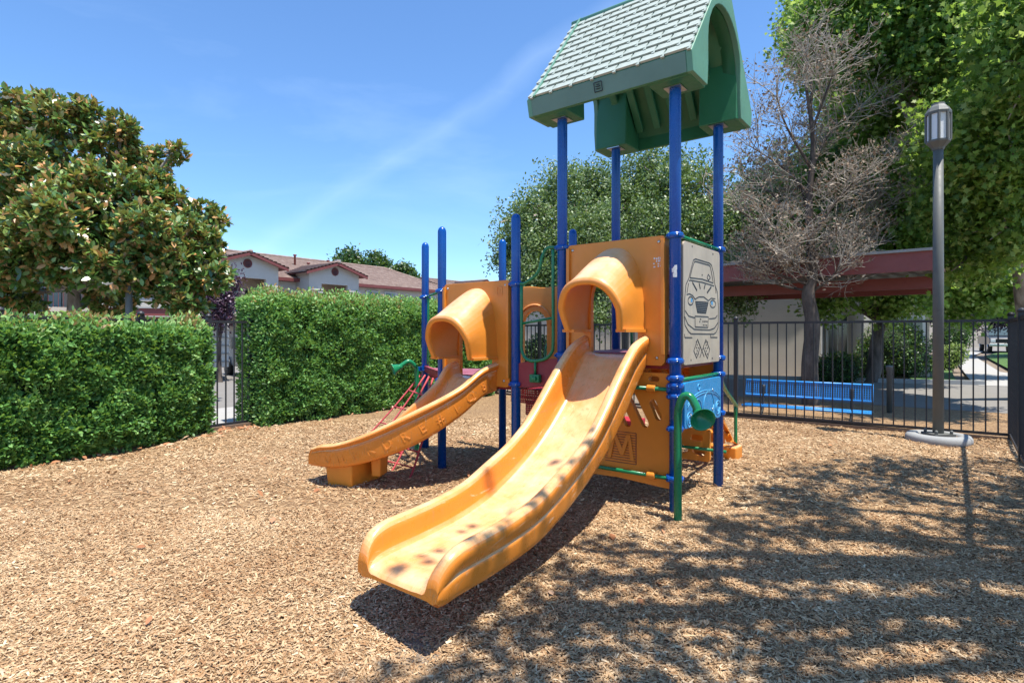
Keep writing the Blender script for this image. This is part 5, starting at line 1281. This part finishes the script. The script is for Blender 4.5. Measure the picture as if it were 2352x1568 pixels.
# dead tree
def dead():
    rr = random.Random(11); base = P(1862, 927, 11.5); base.z = 0
    root = empty('dead_tree', base, 'dying tree with bare grey twigs and shrivelled brown leaves before the carport', 'tree')
    tr = MB(); tw = MB(); lf = []
    def grow(p, d, L, r_, lv):
        n = 4 if lv < 4 else 2; pts = [p]; q = p.copy(); dd = d.copy()
        for k in range(n):
            dd = (dd + Vector((rr.uniform(-1, 1), rr.uniform(-1, 1), rr.uniform(-.5, .8))) * (.12 + .04 * lv)).normalized(); q = q + dd * L / n; pts.append(q.copy())
        (tr if lv < 2 else tw).tube(pts, [max(.0042 if lv < 5 else .0032, r_ * (1 - .5 * k / n)) for k in range(n + 1)], 8 if lv == 0 else (5 if lv < 3 else 3), cap=lv < 2)
        if lv >= 5:
            lf.append(pts[rr.randint(1, n)])
            return
        nb = {0: 10, 1: 7, 2: 6, 3: 5, 4: 3}[lv]
        for k in range(nb):
            t = rr.uniform(.35, 1) if lv else .25 + .75 * (k + 1) / nb; i = min(n - 1, int(t * n)); o = pts[i].lerp(pts[i + 1], t * n - i if t < 1 else 1)
            ax = Vector((rr.uniform(-1, 1), rr.uniform(-1, 1), rr.uniform(-.35, .9))).normalized()
            nd = (dd * .45 + ax * .95).normalized()
            grow(o, nd, L * rr.uniform(.48, .66) if lv else rr.uniform(1.0, 1.6), r_ * (.42 if lv else .36), lv + 1)
    top = base + Vector((.05, 0, 2.55))
    tr.tube(crom([base - Vector((0, 0, .1)), base + Vector((-.02, 0, .8)), base + Vector((.04, 0, 1.6)), base + Vector((-.05, 0, 2.2)), top], 4), [.17 - .004 * k for k in range(17)], 10)
    lead = crom([top, P(1858, 480, 11.5), P(1868, 330, 11.5), P(1850, 190, 11.6)], 5)
    tr.tube(lead, [.10 - .005 * k for k in range(len(lead))], 7)
    ends = [(1695, 480, 11.2), (1730, 340, 11.7), (1785, 225, 11.2), (1850, 120, 11.6), (1915, 165, 11.2), (1975, 250, 11.8), (2030, 370, 11.4), (2050, 470, 11.9), (1960, 420, 11.0), (1705, 600, 11.6), (1770, 520, 11.0), (1900, 320, 12.1), (1810, 390, 12.0), (2010, 570, 11.3), (1760, 640, 11.9), (1930, 610, 10.9), (1820, 600, 11.0), (1700, 400, 12.2), (1960, 510, 12.2)]
    for ex, ey, eY in ends:
        e = P(ex, ey, eY); hz = e.z - 1.0 - rr.uniform(0, .5)
        o = min(lead, key=lambda q: abs(q.z - hz)) if hz > top.z else top - Vector((0, 0, rr.uniform(0, .35)))
        md = o.lerp(e, .5) + Vector((rr.uniform(-.15, .15), rr.uniform(-.15, .15), rr.uniform(-.05, .25)))
        lm = crom([o, md, e], 4); tr.tube(lm, [.034 - .003 * k for k in range(len(lm))], 5)
        d0 = (e - o).normalized()
        for k in range(2, len(lm)):
            for _ in range(2 if k < 7 else 3):
                grow(lm[k], (d0 * .7 + Vector((rr.uniform(-1, 1), rr.uniform(-1, 1), rr.uniform(-.5, .9)))).normalized(), rr.uniform(.45, .85), .012, 3)
    tr.build('trunk', M['bark_dark'], root); tw.build('twigs', M['twig'], root, kind='stuff', fix=False)
    rs = np.random.RandomState(4); pts = np.array([tuple(p) for p in lf]); keep = rs.uniform(size=len(pts)) < .8; pts = pts[keep]
    pts = np.repeat(pts, 2, 0) + rs.normal(size=(len(pts) * 2, 3)) * .04
    me = leafmesh('dead_leaves', pts, .06, M['dead_leaf'], rs, .5); leafobj('dead_leaves', me, root, kind='stuff')
    print('dead tree', len(tw.v), len(pts))
dead()
# shrubs
def shrub(name, label, blobs, mat, n, size, seed, cat='shrub'):
    rs = np.random.RandomState(seed); b0 = blobs[0][0]; root = empty(name, (b0[0], b0[1], 0), label, cat); ps = []; m_ = MB(); tot = sum(b[1] ** 2 for b in blobs)
    for c, r_ in blobs:
        k = int(n * r_ * r_ / tot); u = rs.normal(size=(k, 3)); u /= np.linalg.norm(u, axis=1)[:, None]; ps.append(np.array(c) + u * (r_ * rs.uniform(.75, 1.08, k))[:, None])
        m_.lathe((c[0], c[1], c[2] - r_ * .78), [(.1, 0), (r_ * .6, r_ * .25), (r_ * .78, r_ * .78), (r_ * .6, r_ * 1.3), (.05, r_ * 1.55)], 10)
    p = np.concatenate(ps); p = p[p[:, 2] > 0.0]
    m_.build('branches', M['dark_leaf_core'], root)
    leafobj('foliage', leafmesh('foliage', p, size, mat, rs, .5), root, kind='stuff')
shrub('shrub', 'low dark green shrub beside the dead tree trunk', [(P(1905, 855, 17), .55), (P(1935, 850, 17), .55), (P(1880, 870, 17), .4)], M['dark_leaf'], 6000, .06, 1)
shrub('shrub', 'tall dark clipped shrub between the two forked tree trunks', [(P(2040, 800, 18.5), .85), (P(2080, 820, 18.5), .8), (P(2075, 780, 18.5), .55), (P(2000, 830, 18.5), .6)], M['dark_leaf'], 9000, .07, 2)
shrub('shrub', 'round dark shrub at the far end of the path', [(P(2190, 775, 30), .85), (P(2175, 790, 30), .8)], M['dark_leaf'], 3000, .1, 3)
shrub('shrub', 'pale yellow-green bush right of the lamp post', [(P(2180, 820, 22), .45), (P(2195, 812, 22), .4), (P(2165, 835, 22), .4)], M['yellow_leaf'], 2500, .08, 4)
shrub('shrub', 'low grey-green shrub seen through the arch panel', [(P(1240, 800, 16), .4), (P(1280, 805, 16), .35), (P(1200, 815, 16), .4)], M['olive_leaf'], 3500, .06, 6)
tree('plum_tree', 'purple plum tree over the path right of the lamp post', (P(2200, 800, 33).x, 33, 0), (P(2200, 760, 33).x, 33, 1.8), [(P(2190, 730, 33), .8), (P(2230, 738, 33), .7), (P(2160, 722, 32), .7)], 'leaves', .13, 260, 16, .22, M['purple_leaf'], M['bark_dark'], 7, r0=.1)
tree('plum_tree', 'purple plum tree above the pickup truck', (P(2325, 800, 36).x, 36, 0), (P(2320, 760, 36).x, 36, 1.8), [(P(2300, 728, 36), .8), (P(2330, 720, 36), .8), (P(2285, 742, 36), .4)], 'leaves', .13, 260, 16, .22, M['purple_leaf'], M['bark_dark'], 8, r0=.1)
# light wall far right and distant greenery
m_ = MB(); a = P(2100, 765, 55); m_.box((a.x + 8, 60, 2.5), (40, 4, 5.0)); m_.build('far_building', M['stucco_tan'], label='pale building far beyond the parked pickup', cat='building', loc=(a.x + 8, 60, 0))
k = 0
for px, py, r_, lab in ((800, 598, 1.5, 'first dark tree above the apartment ridge, tallest crown'), (862, 607, 1.4, 'middle dark tree showing above the apartment roof'), (925, 628, 1.3, 'lowest dark tree above the right end of the apartment roof')):
    Y = 75; b = P(px, py, Y)
    tree('distant_tree', lab, (b.x, Y, 0), (b.x, Y, b.z - 3), [(b, r_ * 1.15), (P(px + 12, py + 16, Y), r_), (P(px - 16, py + 20, Y), r_ * .8), (P(px - 34, py + 22, Y), r_ * .5), (P(px + 30, py + 14, Y), r_ * .6), (P(px + 4, py - 12, Y), r_ * .45)], 'leaves', .42, 260, 14, .35, M['dark_leaf'], M['bark_dark'], 60 + k, r0=.3, group=None); k += 1
bk = []
for j, (px, Y, h) in enumerate(((1000, 90, 6), (1100, 80, 5), (1160, 70, 5.5))):
    b = P(px, 660, Y); bk.append((Vector((b.x, Y, h - 1.5)), 2.0))
tree('distant_tree', 'small far tree between the short blue posts', (bk[2][0].x, 70, 0), (bk[2][0].x, 70, 3), [bk[2]], 'leaves', .4, 120, 14, .4, M['dark_leaf'], M['bark_dark'], 77, r0=.2)
# greenery closing the view behind the right trees
ob = [(P(px, py, 34), 3.2) for px, py in ((1750, 600), (1850, 520), (1950, 560), (2050, 520), (2150, 560), (2250, 620), (2350, 560), (2440, 600), (1900, 400), (2050, 380), (2200, 420), (2350, 400), (1800, 460))]
tree('tree_row', 'dense mass of dark green crowns behind the right trees', (P(2050, 765, 34).x, 34, 0), (P(2050, 700, 34).x, 34, 3), ob, 'leaves', .36, 1600, 15, .6, M['dark_leaf'], M['bark_dark'], 80, r0=.3, cat='trees', shell=.5, sub=0)
print('objects', len(bpy.data.objects))
